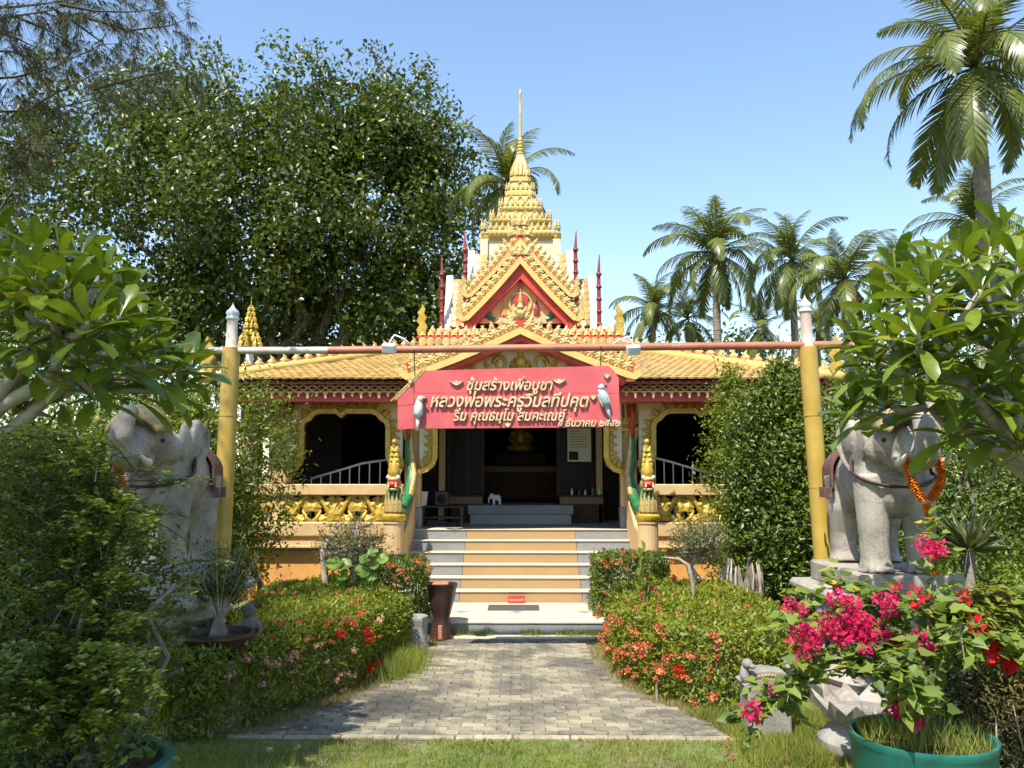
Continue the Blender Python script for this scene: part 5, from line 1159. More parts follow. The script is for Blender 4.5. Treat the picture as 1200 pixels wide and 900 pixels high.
# ------------------------------------------------------------------ frangipani trees with big leaves
def biglf(k):
    tv = np.array([(0,0,0),(.10,.12,.012),(.30,.36,.03),(.47,.66,.03),(.40,.88,0.0),(0,1,-.06),(-.40,.88,0.0),(-.47,.66,.03),(-.30,.36,.03),(-.10,.12,.012),(0,.36,-.012),(0,.66,-.02),(0,.88,-.03)])
    tv[:,2] += -.20*k*tv[:,1]**2; tf = np.array([(0,1,10),(1,2,10),(2,11,10),(2,3,11),(3,12,11),(3,4,12),(4,5,12),(5,6,12),(6,7,12),(7,11,12),(7,8,11),(8,10,11),(8,9,10),(9,0,10)]); return tv, tf
def objleaf(name, c1, c2, c3):                                # as leafmat, but shaded by object
    m = leafmat(name,c1,c2,c3,.30,.30,.5,sc=3); nt = m.node_tree
    oi = nt.nodes.new('ShaderNodeObjectInfo')
    for l in list(nt.links):
        if l.from_socket.name == 'Random Per Island': to = l.to_socket; nt.links.remove(l); nt.links.new(oi.outputs['Random'],to)
    return m
G['frang'] = objleaf('frangipani_leaf',(0.08,0.135,0.015),(0.18,0.25,0.03),(0.36,0.32,0.05)); G['frangs'] = leafmat('frangipani_leaf_mass',(0.07,0.13,0.015),(0.16,0.23,0.03),(0.30,0.28,0.05),.30,.30,.5,sc=3)
ME_fl = []
for k in (0.2,.6,1.1,1.7): tv,tf = biglf(k); V = tv.copy(); V[:,0] *= .33; me = np_mesh('big_leaf',V,tf,G['frang'],True); ME_fl.append(me)
def frangipani(root, tips, label, limbs, leafL=.34):
    t = thing('frangipani_tree',label,'tree',(root[0],root[1],0),0,'frangipani trees leaning over the statues')
    root = Vector(root); b = MB(); fork = root+Vector((0,0,1.5)); limb(b,root-Vector((0,0,.1)),fork,.13,.10,.06,5,10); b.build('trunk',M['palebark'],t,'all')
    hubs = [Vector(p) for p in limbs]
    for h in hubs: bb = MB(); limb(bb,fork,h,.075,.042,.10,6,8); bb.build('limb',M['palebark'],t,'all')
    L = []
    for tip in tips:
        tip = Vector(tip); h = min(hubs,key=lambda q:(q-tip).length); bb = MB(); mid = h.lerp(tip,.55)+Vector((0,0,-.06)); bb.tube([h,mid,tip],[.032,.024,.017],7); bb.build('branchlet',M['palebark'],t,'all')
        ax = (tip-mid).normalized()*.6+Vector((0,0,.7)); ax.normalize(); qm = ax.to_track_quat('Z','Y'); n = random.randint(11,15)
        for k in range(n):
            a = k*2.39996+random.uniform(-.2,.2); el = R(72)-k/n*R(78)+random.uniform(-.15,.15); d = qm @ Vector((math.cos(a)*math.cos(el),math.sin(a)*math.cos(el),math.sin(el)))
            L.append((tip-ax*.010*k,d,leafL*random.uniform(.72,1.12)*(1.0 if k>2 else .7),k/n))
    L.sort(key=lambda l:l[0].y-.0*l[2])
    Ps,Ds,Ls = [],[],[]
    for i,(p,d,l,f) in enumerate(L):
        up = Vector((0,0,1))+Vector((random.uniform(-.35,.35),random.uniform(-.35,.35),0))-d*.0
        if i < 300:
            x = d.cross(up).normalized(); z = x.cross(d).normalized(); Mx = Matrix((x,d,z)).transposed(); obj('leaf',ME_fl[min(3,int(f*3+random.random()*1.4))],t,tuple(p),Mx.to_euler(),l)
        else: Ps.append(tuple(p)); Ds.append(tuple(d)); Ls.append(l)
    if Ps:
        n = len(Ps); o = foliage('leaf_mass',leafgeo(np.array(Ps),np.array(Ds),np.tile((0,0,1.),(n,1))+rng.normal(size=(n,3))*.25,np.array(Ls),np.array(Ls)*.33,biglf(.9)),'frangs',t); o['kind']='stuff'
TL = [(12,290,5.5),(40,285,5.1),(70,300,5.4),(95,300,5.7),(120,318,5.3),(40,325,4.9),(80,330,4.9),(10,345,5.1),(110,345,5.9),(150,345,5.5),(140,372,5.1),(105,378,4.8),(170,385,5.7),(60,370,5.0),(20,390,5.2),(185,410,5.5),(150,415,5.1),(205,435,5.6),(228,428,5.9),(100,420,5.2),(55,425,5.5),(15,440,5.7),(120,455,5.7),(170,455,5.9),(70,465,5.9),(212,455,6.0),(-20,310,5.2),(-25,380,5.3),(30,480,5.9),(85,395,5.8),(0,265,5.7),(135,395,6.1),(40,350,6.0)]
frangipani((-4.7,6.0,0),[at(*p) for p in TL],'frangipani with big glossy leaves leaning over the half hidden elephant',[at(-40,420,5.7),at(30,410,5.5),at(75,390,5.4),at(90,440,5.7),at(-10,360,5.4)])
TR = [(1130,300,5.4),(1160,290,5.7),(1195,305,5.4),(1090,335,5.3),(1060,345,5.7),(1150,340,5.1),(1190,350,5.2),(1110,360,5.5),(1030,362,5.9),(1040,395,5.4),(1075,390,5.1),(1120,400,5.3),(1020,420,5.7),(1060,430,5.5),(1010,450,5.9),(1100,440,5.4),(1150,400,5.7),(1185,410,5.4),(1030,470,5.9),(1150,450,5.4),(1190,460,5.5),(1080,470,5.9),(1210,330,5.5),(1215,400,5.7),(1005,400,6.1),(1175,270,5.9),(1050,318,6.1),(1120,500,5.6),(1195,520,5.5),(1085,315,5.9),(1215,480,5.3),(1160,500,5.8),(1000,482,6.0),(1130,330,6.1)]
frangipani((4.6,6.1,0),[at(*p) for p in TR],'frangipani with big glossy leaves over the elephant with long garland',[at(1190,470,5.8),at(1130,440,5.7),at(1080,420,5.6),at(1170,380,5.6),at(1090,475,5.9)])
# ================================================================== garden pieces
M['teal'] = surf('teal_glazed_rim_pot', (0.012,0.115,0.09), .45, 7, .2, (0.018,0.16,0.125), (0.15,0.17,0.135), 4.5, 30, .2, amt=(.6,.78))
M['soil'] = surf('potting_soil', (0.07,0.05,0.035), .95, 30, .4)
M['clay'] = surf('brown_glazed_clay', (0.045,0.022,0.017), .35, 10, .3, None, (0.06,0.03,0.02), 4)
M['terracotta'] = surf('terracotta', (0.42,0.16,0.08), .8, 10, .2)
M['concrete'] = surf('grey_bark_concrete', (0.30,0.29,0.27), .85, 8, .3, (0.40,0.39,0.36), (0.16,0.155,0.14), 5, 25, .9)
M['driftwood'] = surf('bleached_driftwood', (0.34,0.29,0.23), .8, 14, .25, None, (0.22,0.17,0.12), 6, 30, .6)
def lathe_pot(t, x, y, prof, mat, seg=32, name='pot'):
    b = MB(); b.lathe(prof, x, y, seg); return b.build(name, M[mat], t, True)
def canes(t, starts_paths, per, L, W, mat, jitter=.03, tm=T2, name='foliage', updir=.5, stemr=.006, stem='bark', pair=True, gap=.2):
    Ps,Ds,Us = [],[],[]; b = MB()
    for pts in starts_paths:
        pts = [Vector(p) for p in pts]; n = len(pts); b.tube(pts,[stemr*(1-.7*i/(n-1)) for i in range(n)],5)
        tot = sum((pts[i+1]-pts[i]).length for i in range(n-1)); m = max(3,int(tot*per))
        for k in range(m):
            f = (gap+(1-gap)*k/m)*(n-1); i = min(int(f),n-2); p = pts[i].lerp(pts[i+1],f-i); tg = (pts[i+1]-pts[i]).normalized(); sd = tg.cross(Vector((0,0,1))); sd = sd.normalized() if sd.length > 1e-3 else Vector((1,0,0))
            for s in ((-1,1) if pair else (random.choice((-1,1)),)):
                d = tg*random.uniform(.3,.8)+sd*s*random.uniform(.6,1.1)+Vector((random.uniform(-.3,.3),random.uniform(-.3,.3),random.uniform(-.35,.35))); Ps.append(tuple(p+Vector((random.gauss(0,jitter),random.gauss(0,jitter),random.gauss(0,jitter))))); Ds.append(tuple(d)); Us.append((random.uniform(-.4,.4),random.uniform(-.6,.2),updir+random.uniform(-.2,.5)))
    b.build('canes',M[stem],t)['kind'] = 'stuff'
    n = len(Ps); s = rng.uniform(.65,1.2,n); return foliage(name,leafgeo(np.array(Ps),np.array(Ds),np.array(Us),L*s,W*s,tm),mat,t)
def arc(p, q, sag, n=6):
    p,q = Vector(p),Vector(q); return [p.lerp(q,i/n)+Vector((0,0,sag*4*(i/n)*(1-i/n))) for i in range(n+1)]
# left: big shrub in teal pot, in the shade of the overhead tree
PX = at(100,880,4.75); px_, py_ = PX.x, 4.75
t = thing('potted_shrub','large dark arching shrub growing from shaded teal pot','shrub',(px_,py_,0))
lathe_pot(t,px_,py_,[(.30,0),(.34,.06),(.42,.34),(.44,.44),(.46,.46),(.46,.52),(.41,.52),(.39,.45),(.05,.44)],'teal')
b = MB(); b.lathe([(.40,.455),(.2,.47),(.02,.475)],px_,py_,20); b.build('soil',M['soil'],t,True)
b = MB(); [limb(b,(px_+random.uniform(-.1,.1),py_+random.uniform(-.1,.1),.42),(px_+random.uniform(-.5,.5),py_+random.uniform(-.3,.4),random.uniform(.9,1.5)),.028,.012,.25,5,7) for _ in range(9)]; b.build('stems',M['bark'],t)['kind']='stuff'
cn = []
for k in range(620):
    tx = random.uniform(-50,190); ty = 500+ random.random()**1.15*370
    if tx > 120: ty = max(ty, 560+ (tx-120)*.8)
    D = random.uniform(4.25,5.5) if ty < 760 else random.uniform(4.0,4.5); q = at(tx,ty,D); a = random.uniform(0,6.3); h = random.uniform(.4,.8); s0 = Vector((q.x,q.y,q.z))+Vector((px_-q.x,py_-q.y,0)).normalized()*random.uniform(.25,.6)+Vector((0,0,-random.uniform(.05,.35))); cn.append(arc(s0,q,.06))
for (tx,ty,D) in ((205,555,5.0),(225,570,5.1),(262,565,5.2),(190,600,4.9),(235,612,5.2),(215,640,5.0),(230,690,5.1),(270,660,5.3),(175,700,4.8),(205,740,4.8),(180,775,4.7),(190,820,4.6),(150,700,4.6),(140,740,4.5),(225,770,5.0),(160,795,4.6),(170,540,5.0),(215,800,4.9)):
    q = at(tx,ty,D); s0 = at(tx-random.uniform(85,130),ty+random.uniform(-5,50),D+.1); cn.append(arc(s0,q,.05))
canes(t,cn,44,.043,.022,'mid',.012,stem='dbark',stemr=.004)
def inner_mass(t, lobes, n, mat='dark', L=.06, W=.03):
    P,O = lobes_clumps(lobes,n,.2); foliage('inner_foliage',clump_leaves(P,O,12,.07,L,W,.5),mat,t)
q0 = at(60,690,5.1); inner_mass(t,[((q0.x+.1,4.75,.55),(.8,.35,.45)),((q0.x-.5,4.9,.8),(.6,.4,.6)),((q0.x,5.2,q0.z),(.75,.45,.62)),((q0.x-.35,5.3,q0.z+.35),(.6,.4,.5)),((q0.x+.25,5.1,q0.z-.35),(.55,.4,.4))],1300)
# right: bougainvillea in teal pot
BX = at(1080,860,5.0); bx_, by_ = BX.x, 5.0
t = thing('bougainvillea','magenta bougainvillea spilling over a sunlit teal pot','flowering shrub',(bx_,by_,0))
lathe_pot(t,bx_,by_,[(.29,0),(.32,.05),(.375,.33),(.388,.56),(.398,.575),(.398,.605),(.375,.605),(.36,.54),(.05,.53)],'teal',40)
b = MB(); b.lathe([(.36,.545),(.2,.56),(.02,.565)],bx_,by_,24); b.build('soil',M['soil'],t,True)
base = Vector((bx_,by_,.54)); cn = []; 
main = [[(1070,800,5.0),(1050,745,5.1),(1000,715,5.2),(945,700,5.3)],[(1060,800,4.9),(1020,760,4.9),(965,770,5.0),(905,815,5.1),(885,840,5.1)],[(1085,790,5.0),(1088,720,5.1),(1093,660,5.2),(1096,630,5.2)],[(1100,790,5.0),(1140,730,5.1),(1185,708,5.2),(1225,705,5.2)],[(1095,790,4.9),(1125,745,4.8),(1165,745,4.7),(1200,775,4.7)],[(1075,800,4.8),(1065,770,4.7),(1065,800,4.6),(1066,835,4.6)],[(1065,790,5.1),(1030,740,5.3),(1010,705,5.4),(995,690,5.5)],[(1055,800,4.9),(1000,780,4.9),(950,790,5.0),(930,800,5.0)],[(1070,790,5.2),(1050,720,5.3),(1040,690,5.3)],[(1100,780,5.2),(1110,730,5.3),(1120,700,5.4)],[(1060,800,5.0),(1000,740,5.1),(930,740,5.2)],[(1095,780,5.1),(1150,760,5.1),(1210,735,5.1)]]
for m in main: cn.append([base]+[at(*p) for p in m])
extra = []
for m in main:
    for _ in range(10):
        a = random.choice(m[1:]); q = at(a[0]+random.uniform(-42,42),a[1]+random.uniform(-24,40),a[2]+random.uniform(-.15,.2)); extra.append(arc(at(*a),q,.03,3))
canes(t,cn+extra,36,.086,.060,'boug',.025,HEART,stemr=.008,gap=.12)
yl = [arc(at(random.uniform(1090,1160),random.uniform(700,735),5.2),at(random.uniform(1130,1215),random.uniform(690,745),5.1),.05,4) for _ in range(24)]
canes(t,yl,28,.082,.056,'bougy',.02,HEART,name='yellowing_foliage')
def bract_mesh(n, mat, r=.075):
    d = rdir(n); P = d*r*rng.uniform(.25,1,(n,1)); return np_mesh('bract_cluster',*leafgeo(P,nrm(d+rdir(n)*.8),nrm(d+rdir(n)*.8),.040*rng.uniform(.75,1.2,n),.030,HEART),G[mat])
BR = [bract_mesh(46,'bract') for _ in range(3)]; BRs = [bract_mesh(20,'bract',.05) for _ in range(2)]; RB = [bract_mesh(24,'redbract',.05) for _ in range(2)]
for (x,y,s) in ((927,708,.9),(935,745,1.1),(945,738,1.0),(950,755,1.0),(960,775,.8),(938,772,.9),(955,748,1.0),(983,702,1.2),(990,735,1.2),(1000,720,1.1),(1005,742,1.2),(1020,748,1.1),(1012,730,1.1),(985,748,1.0),(1025,735,1.0),(997,706,1.0),(1040,705,.9),(1044,715,.9),(1038,745,.8),(1076,752,1.2),(1070,760,.9),(1055,830,1.2),(1065,840,1.1),(1048,825,1.0),(1092,642,1.1),(1082,638,.9),(1102,645,.8),(880,832,1.0),(888,838,.9),(905,808,.6),(1088,757,.8),(968,728,.9),(975,742,.9)): obj('bract_cluster',random.choice(BR),t,tuple(at(x+random.uniform(-2,2),y,4.85+random.uniform(0,.2))),(random.uniform(0,6),random.uniform(0,6),0),s*.78)
for (x,y,s) in ((1074,700,1.0),(1130,700,.7),(1142,732,.9),(1156,745,1.0),(1165,755,1.2),(1172,768,1.2),(1182,772,1.2),(1190,778,1.0),(1160,762,1.0)): obj('bract_cluster',random.choice(RB),t,tuple(at(x,y,4.75)),(random.uniform(0,6),random.uniform(0,6),0),s)
for (x,y,s) in ((1045,703,.8),(1083,810,.8),(1074,850,.7),(1028,702,.7),(940,715,.7),(1015,760,.8),(1050,688,.6)): obj('bract_cluster',random.choice(BRs),t,tuple(at(x,y,4.85)),(random.uniform(0,6),random.uniform(0,6),0),s)
# dry brush beside the pot
t = thing('dry_brush','tangle of dry twiggy brush and green stems right of sunlit teal pot','shrub',(3.15,5.25,0))
G['brush'] = leafmat('dry_brush_leaf',(0.055,0.05,0.018),(0.13,0.115,0.035),(0.30,0.20,0.06),.7,.2,.2,sc=5)
P,O = lobes_clumps([((3.15,5.3,.45),(.5,.4,.5)),((2.95,5.5,.7),(.4,.3,.35)),((3.6,5.3,.5),(.5,.4,.55))],1500,.3); k = P[:,2]>.02; foliage('foliage',clump_leaves(P[k],O[k],12,.07,.05,.018,.4),'brush',t)
b = MB(); [limb(b,(random.uniform(2.7,3.6),random.uniform(5.1,5.5),0),(random.uniform(2.6,3.7),random.uniform(4.9,5.5),random.uniform(.4,1.0)),.008,.003,.3,4,5) for _ in range(50)]
b.build('twigs',M['driftwood'],t)['kind']='stuff'

# ------------------------------------------------------------------ grass
def blades(x, y, h, w=.006, lean=.5, z=0.0):
    n = len(x); P = np.stack([x,y,np.zeros(n)+z],1); a = rng.uniform(0,6.28,n); D = np.stack([np.cos(a)*lean*rng.uniform(0,1,n),np.sin(a)*lean*rng.uniform(0,1,n),np.ones(n)],1); tm = (np.array([(-.5,0,0),(.5,0,0),(-.3,.55,.05),(.3,.55,.05),(0,1,.2)]),np.array([(0,1,3),(0,3,2),(2,3,4)]))
    return leafgeo(P,D,rdir(n)*np.array((1,1,.1)),h,w,tm)
def grass_obj(name, geo, mat, label): obj(name,np_mesh(name,geo[0],geo[1],G[mat]),kind='stuff',label=label,cat='grass')
n = 60000; x = rng.uniform(-3.2,3.4,n); y = rng.uniform(4.6,LP[-1].y+.05,n); keep = (lump(x*1.3,y*2,1,.8) > -.75-rng.uniform(0,.5,n)) & (rng.uniform(0,1,n) < .35+.65*(lump(x*2.2,y*1.5,1.2,3)>-.5)); x,y = x[keep],y[keep]
grass_obj('lawn_grass',blades(x,y,rng.uniform(.015,.055,len(x)),.006,.9),'grass','short green lawn grass in front of the paved path')
n = 16000; x = rng.uniform(1.4,2.75,n); y = rng.uniform(6.2,7.5,n); keep = np.array([xx > edge_x(RP,yy)-.1 for xx,yy in zip(x,y)]); x,y=x[keep],y[keep]
grass_obj('verge_grass',blades(x,y,rng.uniform(.04,.14,len(x)),.006,.8),'grass','longer grass around the stone throne and bougainvillea')
# dry fringes creeping over the path edges
fx,fy = [],[]
for P_,sgn in ((LP,-1),(RP,1)):
    for _ in range(5200):
        f = random.uniform(0,len(P_)-1.001); i = int(f); p = P_[i].lerp(P_[i+1],f-i); o_ = random.gauss(.06,.09); 
        if math.sin(p.y*9+sgn)*.5+math.sin(p.y*23)*.4 > -.35: fx.append(p.x+sgn*o_); fy.append(p.y+random.gauss(0,.04))
grass_obj('path_edge_grass',blades(np.array(fx),np.array(fy),rng.uniform(.02,.085,len(fx)),.005,1.0),'drygrass','dry straw coloured grass creeping over the path edges')
n = 5200; x = rng.normal(-1.38,.15,n); y = rng.normal(9.15,.25,n); grass_obj('bright_grass_clump',blades(x,y,rng.uniform(.10,.28,n),.006,.9),'grass','bright soft grass clump under tree stump planter')
n = 1500; x = np.concatenate([rng.normal(c,.09,n//5) for c in (-.85,-.5,.15,.62,.95)]); y = rng.normal(10.9,.04,len(x)); grass_obj('weed_tufts',blades(x,y,rng.uniform(.04,.15,len(x)),.008,1.0,.0),'grass','small weed tufts along the platform kerb')
n = 900; a = rng.uniform(0,6.28,n); r = .35*np.sqrt(rng.uniform(0,1,n)); grass_obj('pot_grass',blades(bx_+r*np.cos(a),by_+r*np.sin(a),rng.uniform(.05,.22,n),.006,.8,.55),'grass','thin grass growing inside the sunlit teal pot')
n = 2500; x = rng.normal(px_+.35,.5,n); y = rng.normal(py_+.1,.3,n); grass_obj('shade_grass',blades(x,y,rng.uniform(.15,.5,n),.006,.7),'grass','tall shaded grass round the left teal pot')
# fallen magenta petals
d = rdir(90); P = np.stack([rng.uniform(1.5,2.4,90),rng.uniform(5.3,6.9,90),np.full(90,.03)],1); obj('fallen_petals',np_mesh('fallen_petals',*leafgeo(P,d*np.array((1,1,.1)),np.tile((0,0,1.),(90,1))+d*.3,.03,.026,HEART),G['bract']),kind='stuff',label='fallen magenta petals scattered on the grass',cat='petals')

# ------------------------------------------------------------------ pots and ornaments by the path
u = at(517,738,10.55); t = thing('tall_urn','tall dark brown fluted clay urn by the foot of the stair','urn',(u.x,10.74,0)); x,y = at(517,738,10.74).x,10.74
b = MB(); b.lathe([(.15,0),(.155,.04),(.12,.18),(.105,.28),(.12,.33),(.165,.50),(.185,.62),(.20,.66),(.205,.70),(.185,.70),(.17,.64),(.02,.62)],x,y,10); b.build('body',M['clay'],t,True)
b = MB(); b.box(x-.11,x+.09,y-.12,y+.08,.66,.715,.01); b.build('brick_lid',M['terracotta'],t)
b = MB(); b.box(x-.025,x+.025,y-.15,y-.12,.03,.2,.005); b.build('clay_patch',M['terracotta'],t)
s_ = at(487,745,10.25); x,y = s_.x,10.22; t = thing('stump_planter','grey tree stump planter with bark grooves beside tall urn','planter',(x,y,0))
b = MB(); vs=[];fs=[];n=28
prof=[(.17,0),(.15,.06),(.140,.2),(.142,.34),(.150,.37),(.145,.385),(.12,.385),(.11,.33)]
for r,z in prof:
    for i in range(n): a=2*math.pi*i/n; rr=r*(1+.05*math.sin(a*7+z*4)+.03*math.sin(a*13)); vs.append((x+rr*math.cos(a),y+rr*math.sin(a),z))
for j in range(len(prof)-1):
    for i in range(n): a_,b_=j*n+i,j*n+(i+1)%n; fs.append((a_,b_,b_+n,a_+n))
fs.append(tuple((len(prof)-1)*n+i for i in range(n))); b.add(vs,fs); b.build('stump',M['concrete'],t,True)
b = MB(); b.tube([(x-.02,y-.13,.14),(x-.05,y-.165,.17),(x-.03,y-.165,.22),(x+.02,y-.15,.24)],[.012,.02,.018,.008],7); b.build('carved_knot',M['terracotta'],t,'all')
r_ = at(484,758,9.5); t = thing('terracotta_rocks','small orange clay shards lying at foot of stump planter','stones',(r_.x,9.45,0))
for k in range(5): b = MB(); b.ell((r_.x+random.uniform(-.1,.1),9.45+random.uniform(-.06,.06),.04),(random.uniform(.03,.06),.04,.045),7,5); b.build('shard',M['terracotta'],t)
# palm bonsai (desert rose) in wide brown bowl on a stump
c = at(256,745,7.15); x,y = c.x,7.15; zt_ = c.z; t = thing('bonsai_pot','swollen trunk desert rose in wide dark brown bowl','potted plant',(x,y,0))
b = MB(); b.lathe([(.20,-.02),(.22,.1),(.20,zt_-.18)],x,y,16); b.build('stand',M['stone2'],t,True)
b = MB(); b.lathe([(.16,zt_-.18),(.24,zt_-.10),(.285,zt_-.01),(.30,zt_+.005),(.30,zt_+.03),(.27,zt_+.03),(.25,zt_-.01),(.02,zt_-.015)],x,y,28); b.build('bowl',M['clay'],t,True)
b = MB(); b.tube([(x,y,zt_-.02),(x+.005,y,zt_+.05),(x,y,zt_+.12),(x+.01,y,zt_+.2)],[.085,.07,.045,.03],12); b.build('trunk',M['bark'],t,'all')
cn=[]
for k in range(46): a=random.uniform(0,6.3); el=random.uniform(.7,1.4); d=Vector((math.cos(a)*math.cos(el),math.sin(a)*math.cos(el)*.7,math.sin(el)*1.25)); p0=Vector((x,y,zt_+.12)); cn.append([p0,p0+d*.2,p0+d*random.uniform(.35,.62)+Vector((0,0,-.02))])
canes(t,cn,46,.05,.016,G['mid'],.018,stem='palebark',stemr=.009,gap=.45,name='crown')
# small dark stone figure beside it
c = at(292,735,7.5); t = thing('stone_figure','small dark weathered seated stone figure beside brown bowl','statue',(c.x,7.5,0)); x=c.x; z=c.z
b = MB(); b.lathe([(.13,-.02),(.12,z-.2)],x,7.5,12); b.build('post',M['stone2'],t,True)
b = MB(); b.ell((x,7.5,z-.12),(.11,.10,.09)); b.ell((x,7.5,z+.0),(.085,.075,.12)); b.ell((x,7.48,z+.15),(.06,.06,.07)); [b.tube([(x+s*.07,7.5,z+.06),(x+s*.12,7.45,z-.03),(x+s*.05,7.41,z-.08)],[.03,.026,.022],7) for s in (-1,1)]; [b.tube([(x+s*.05,7.5,z-.12),(x+s*.14,7.42,z-.1),(x+s*.02,7.4,z-.14)],[.045,.04,.03],7) for s in (-1,1)]; me = remeshed(b,.012,M['bark'],2); obj('figure',me,t)
# round lily leaves beside the little tree
c = at(410,690,9.9); t = thing('lily_leaf_plant','plant with big round pale green leaves by little tree','plant',(c.x,9.9,0))
G['lily'] = leafmat('round_lily_leaf',(0.16,0.30,0.045),(0.25,0.40,0.08),None,.4,.4,.4,sc=3)
for (px,py,r) in ((392,660,11),(404,661,8),(401,675,7),(397,684,5),(424,670,9),(428,655,7),(440,662,8),(437,648,7),(448,655,7),(436,677,6)):
    p = at(px,py,9.9); rr = r*9.9/970; vs=[(0,0,-.01)]; n=16
    for i in range(n): a=.3+(2*math.pi-.6)*i/(n-1); vs.append((rr*math.cos(a),rr*math.sin(a),.012*math.sin(3*a)+.01))
    Mx = Matrix.Translation(p) @ Matrix.Rotation(random.uniform(.5,.9),4,'X') @ Matrix.Rotation(random.uniform(-.4,.4),4,'Y') @ Matrix.Rotation(random.uniform(0,6),4,'Z'); b=MB(); b.add(vs,[(0,i,i+1) for i in range(1,n)],Mx); me=b.mesh('leaf',G['lily'],'all',False); lf=obj('leaf',me,t)
    b=MB(); b.tube([p,(p.x+random.uniform(-.05,.05),p.y+.02,p.z-.15),(c.x+random.uniform(-.1,.1),9.92,.1)],[.006,.007,.008],5); b.build('stalk',M['green'] if False else surf('green_stalk',(0.10,0.2,0.04),.5,5,.2),lf)
# white driftwood perch
c = at(392,632,10.2); t = thing('driftwood_branch','bleached driftwood branch poking up from hedge by topiary','driftwood',(c.x,10.2,0)); x=c.x
b=MB(); b.tube([(x-.05,10.2,-.05),(x-.08,10.2,.55),at(379,645,10.2),at(384,633,10.2),at(386,629,10.2)],[.05,.04,.045,.035,.012],8); b.tube([at(379,648,10.2),at(392,650,10.15),at(405,643,10.1)],[.035,.025,.012],7); b.build('branch',M['driftwood'],t,'all')
# rotten root stump behind right hedge
c = at(868,655,9.6); x,y=c.x,10.5; x=at(868,655,10.5).x; t = thing('root_stump','weathered grey root stump with hollow and roots behind hedge','stump',(x,y,0)); 
b=MB(); vs=[]; fs=[]; n=22; tops=[random.uniform(.72,1.08) for _ in range(n)]
for r,f in ((.31,0),(.25,.35),(.23,.6),(.21,.82),(.18,1.0),(.13,.98),(.09,.55)):
    for i in range(n): a=2*math.pi*i/n; rr=r*(1+.16*math.sin(a*5+f*3)+.1*math.sin(a*11+f*7)); vs.append((x+rr*math.cos(a),y+rr*math.sin(a),-.05+f*(tops[i]+.05)))
for j in range(6):
    for i in range(n): a_,b_=j*n+i,j*n+(i+1)%n; fs.append((a_,b_,b_+n,a_+n))
b.add(vs,fs); b.build('core',M['bark'],t,True)
for k in range(8):
    a=random.uniform(-2.9,-.2); b=MB(); a2=a+random.uniform(-.5,.5); a3=a2+random.uniform(-.4,.4); b.tube([(x+.33*math.cos(a),y+.33*math.sin(a),.1),(x+.27*math.cos(a2),y+.27*math.sin(a2),.5),(x+.25*math.cos(a3),y+.25*math.sin(a3),.85),(x+.22*math.cos(a3),y+.22*math.sin(a3),random.uniform(.95,1.12))],[.02,random.uniform(.010,.02),random.uniform(.008,.018),.006],6); b.build('root',M['driftwood'],t,'all')
# bent pale stem and young broad-leaved plant
c=at(808,690,9.4); t=thing('bent_stem','bleached bent stem leaning out of the orange flowering hedge','driftwood',(c.x,9.4,0)); b=MB(); b.tube([(c.x+.02,9.4,.2),at(812,685,9.4),at(806,662,9.4),at(795,655,9.4),at(778,653,9.4)],[.03,.028,.024,.018,.008],7); b.build('stem',M['driftwood'],t,'all')
c=at(748,690,9.2); t=thing('young_leafy_plant','upright young plant with broad light leaves rising from orange hedge','plant',(c.x,9.2,0))
canes(t,[[(c.x,9.2,.3),at(750,680,9.2),at(752,658,9.2),at(753,645,9.2)]],12,.17,.05,G['light'],.01,T6,stemr=.012,gap=.1)
canes(t,[[(c.x+.02,9.2,.3),at(760,690,9.2),at(764,672,9.2)]],12,.15,.045,G['light'],.01,T6,stemr=.01,gap=.1,name='side_foliage')
# spiky rosette behind the right statue
c=at(1135,640,8.6); t=thing('spiky_plant','spiky rosette of stiff narrow leaves behind right pedestal','plant',(c.x,8.6,0)); n=64; d=rdir(n); d[:,2]=np.abs(d[:,2])*1.1+.05; foliage('leaf_rosette',leafgeo(np.tile((c.x,8.6,c.z-.05),(n,1)),d,rdir(n),rng.uniform(.3,.5,n),.022,T2),leafmat('spiky_leaf',(0.05,0.075,0.03),(0.13,0.15,0.06),(0.4,0.36,0.2),.45,.2,.4),t); b=MB(); b.tube([(c.x,8.6,-.05),(c.x,8.6,c.z-.03)],[.06,.05],9); b.build('stem',M['bark'],t,'all')
# miniature stone throne on block
c=at(897,832,6.95); x,y=c.x,6.95; t=thing('stone_throne','miniature carved grey stone throne on block beside bougainvillea','ornament',(x,y,0)); zt0=zof(800,6.95)
b=MB(); b.box(x-.17,x+.17,y-.14,y+.14,-.05,zt0,.015); b.build('block',M['stone2'],t)
b=MB(); b.ribbon([(x-.2,zt0+.005),(x-.12,zt0+.035),(x,zt0+.05),(x+.12,zt0+.035),(x+.2,zt0+.005)],.035,y-.15,y+.13); b.build('seat',M['stone2'],t)
b=MB(); b.ribbon([(x-.14,zt0+.075),(x,zt0+.095),(x+.14,zt0+.075)],.06,y-.13,y+.10); b.build('panel',M['stone2'],t)
for k in range(9): b=MB(); xx=x-.10+.025*k; b.ell((xx,y-.135,zt0+.078+.016*(1-((k-4)/4)**2)),(.011,.01,.011),6,5); b.build('bead',M['gold'],t,'all')
for s in (-1,1):
    b=MB(); b.tube([(x+s*.15,y-.1,zt0+.02),(x+s*.19,y-.1,zt0+.10),(x+s*.18,y-.1,zt0+.16)],[.045,.04,.03],8); b.ell((x+s*.165,y-.12,zt0+.18),(.045,.05,.04),9,7); b.ell((x+s*.14,y-.17,zt0+.17),(.025,.03,.02),7,5); b.build('guardian',M['stone2'],t,'all')
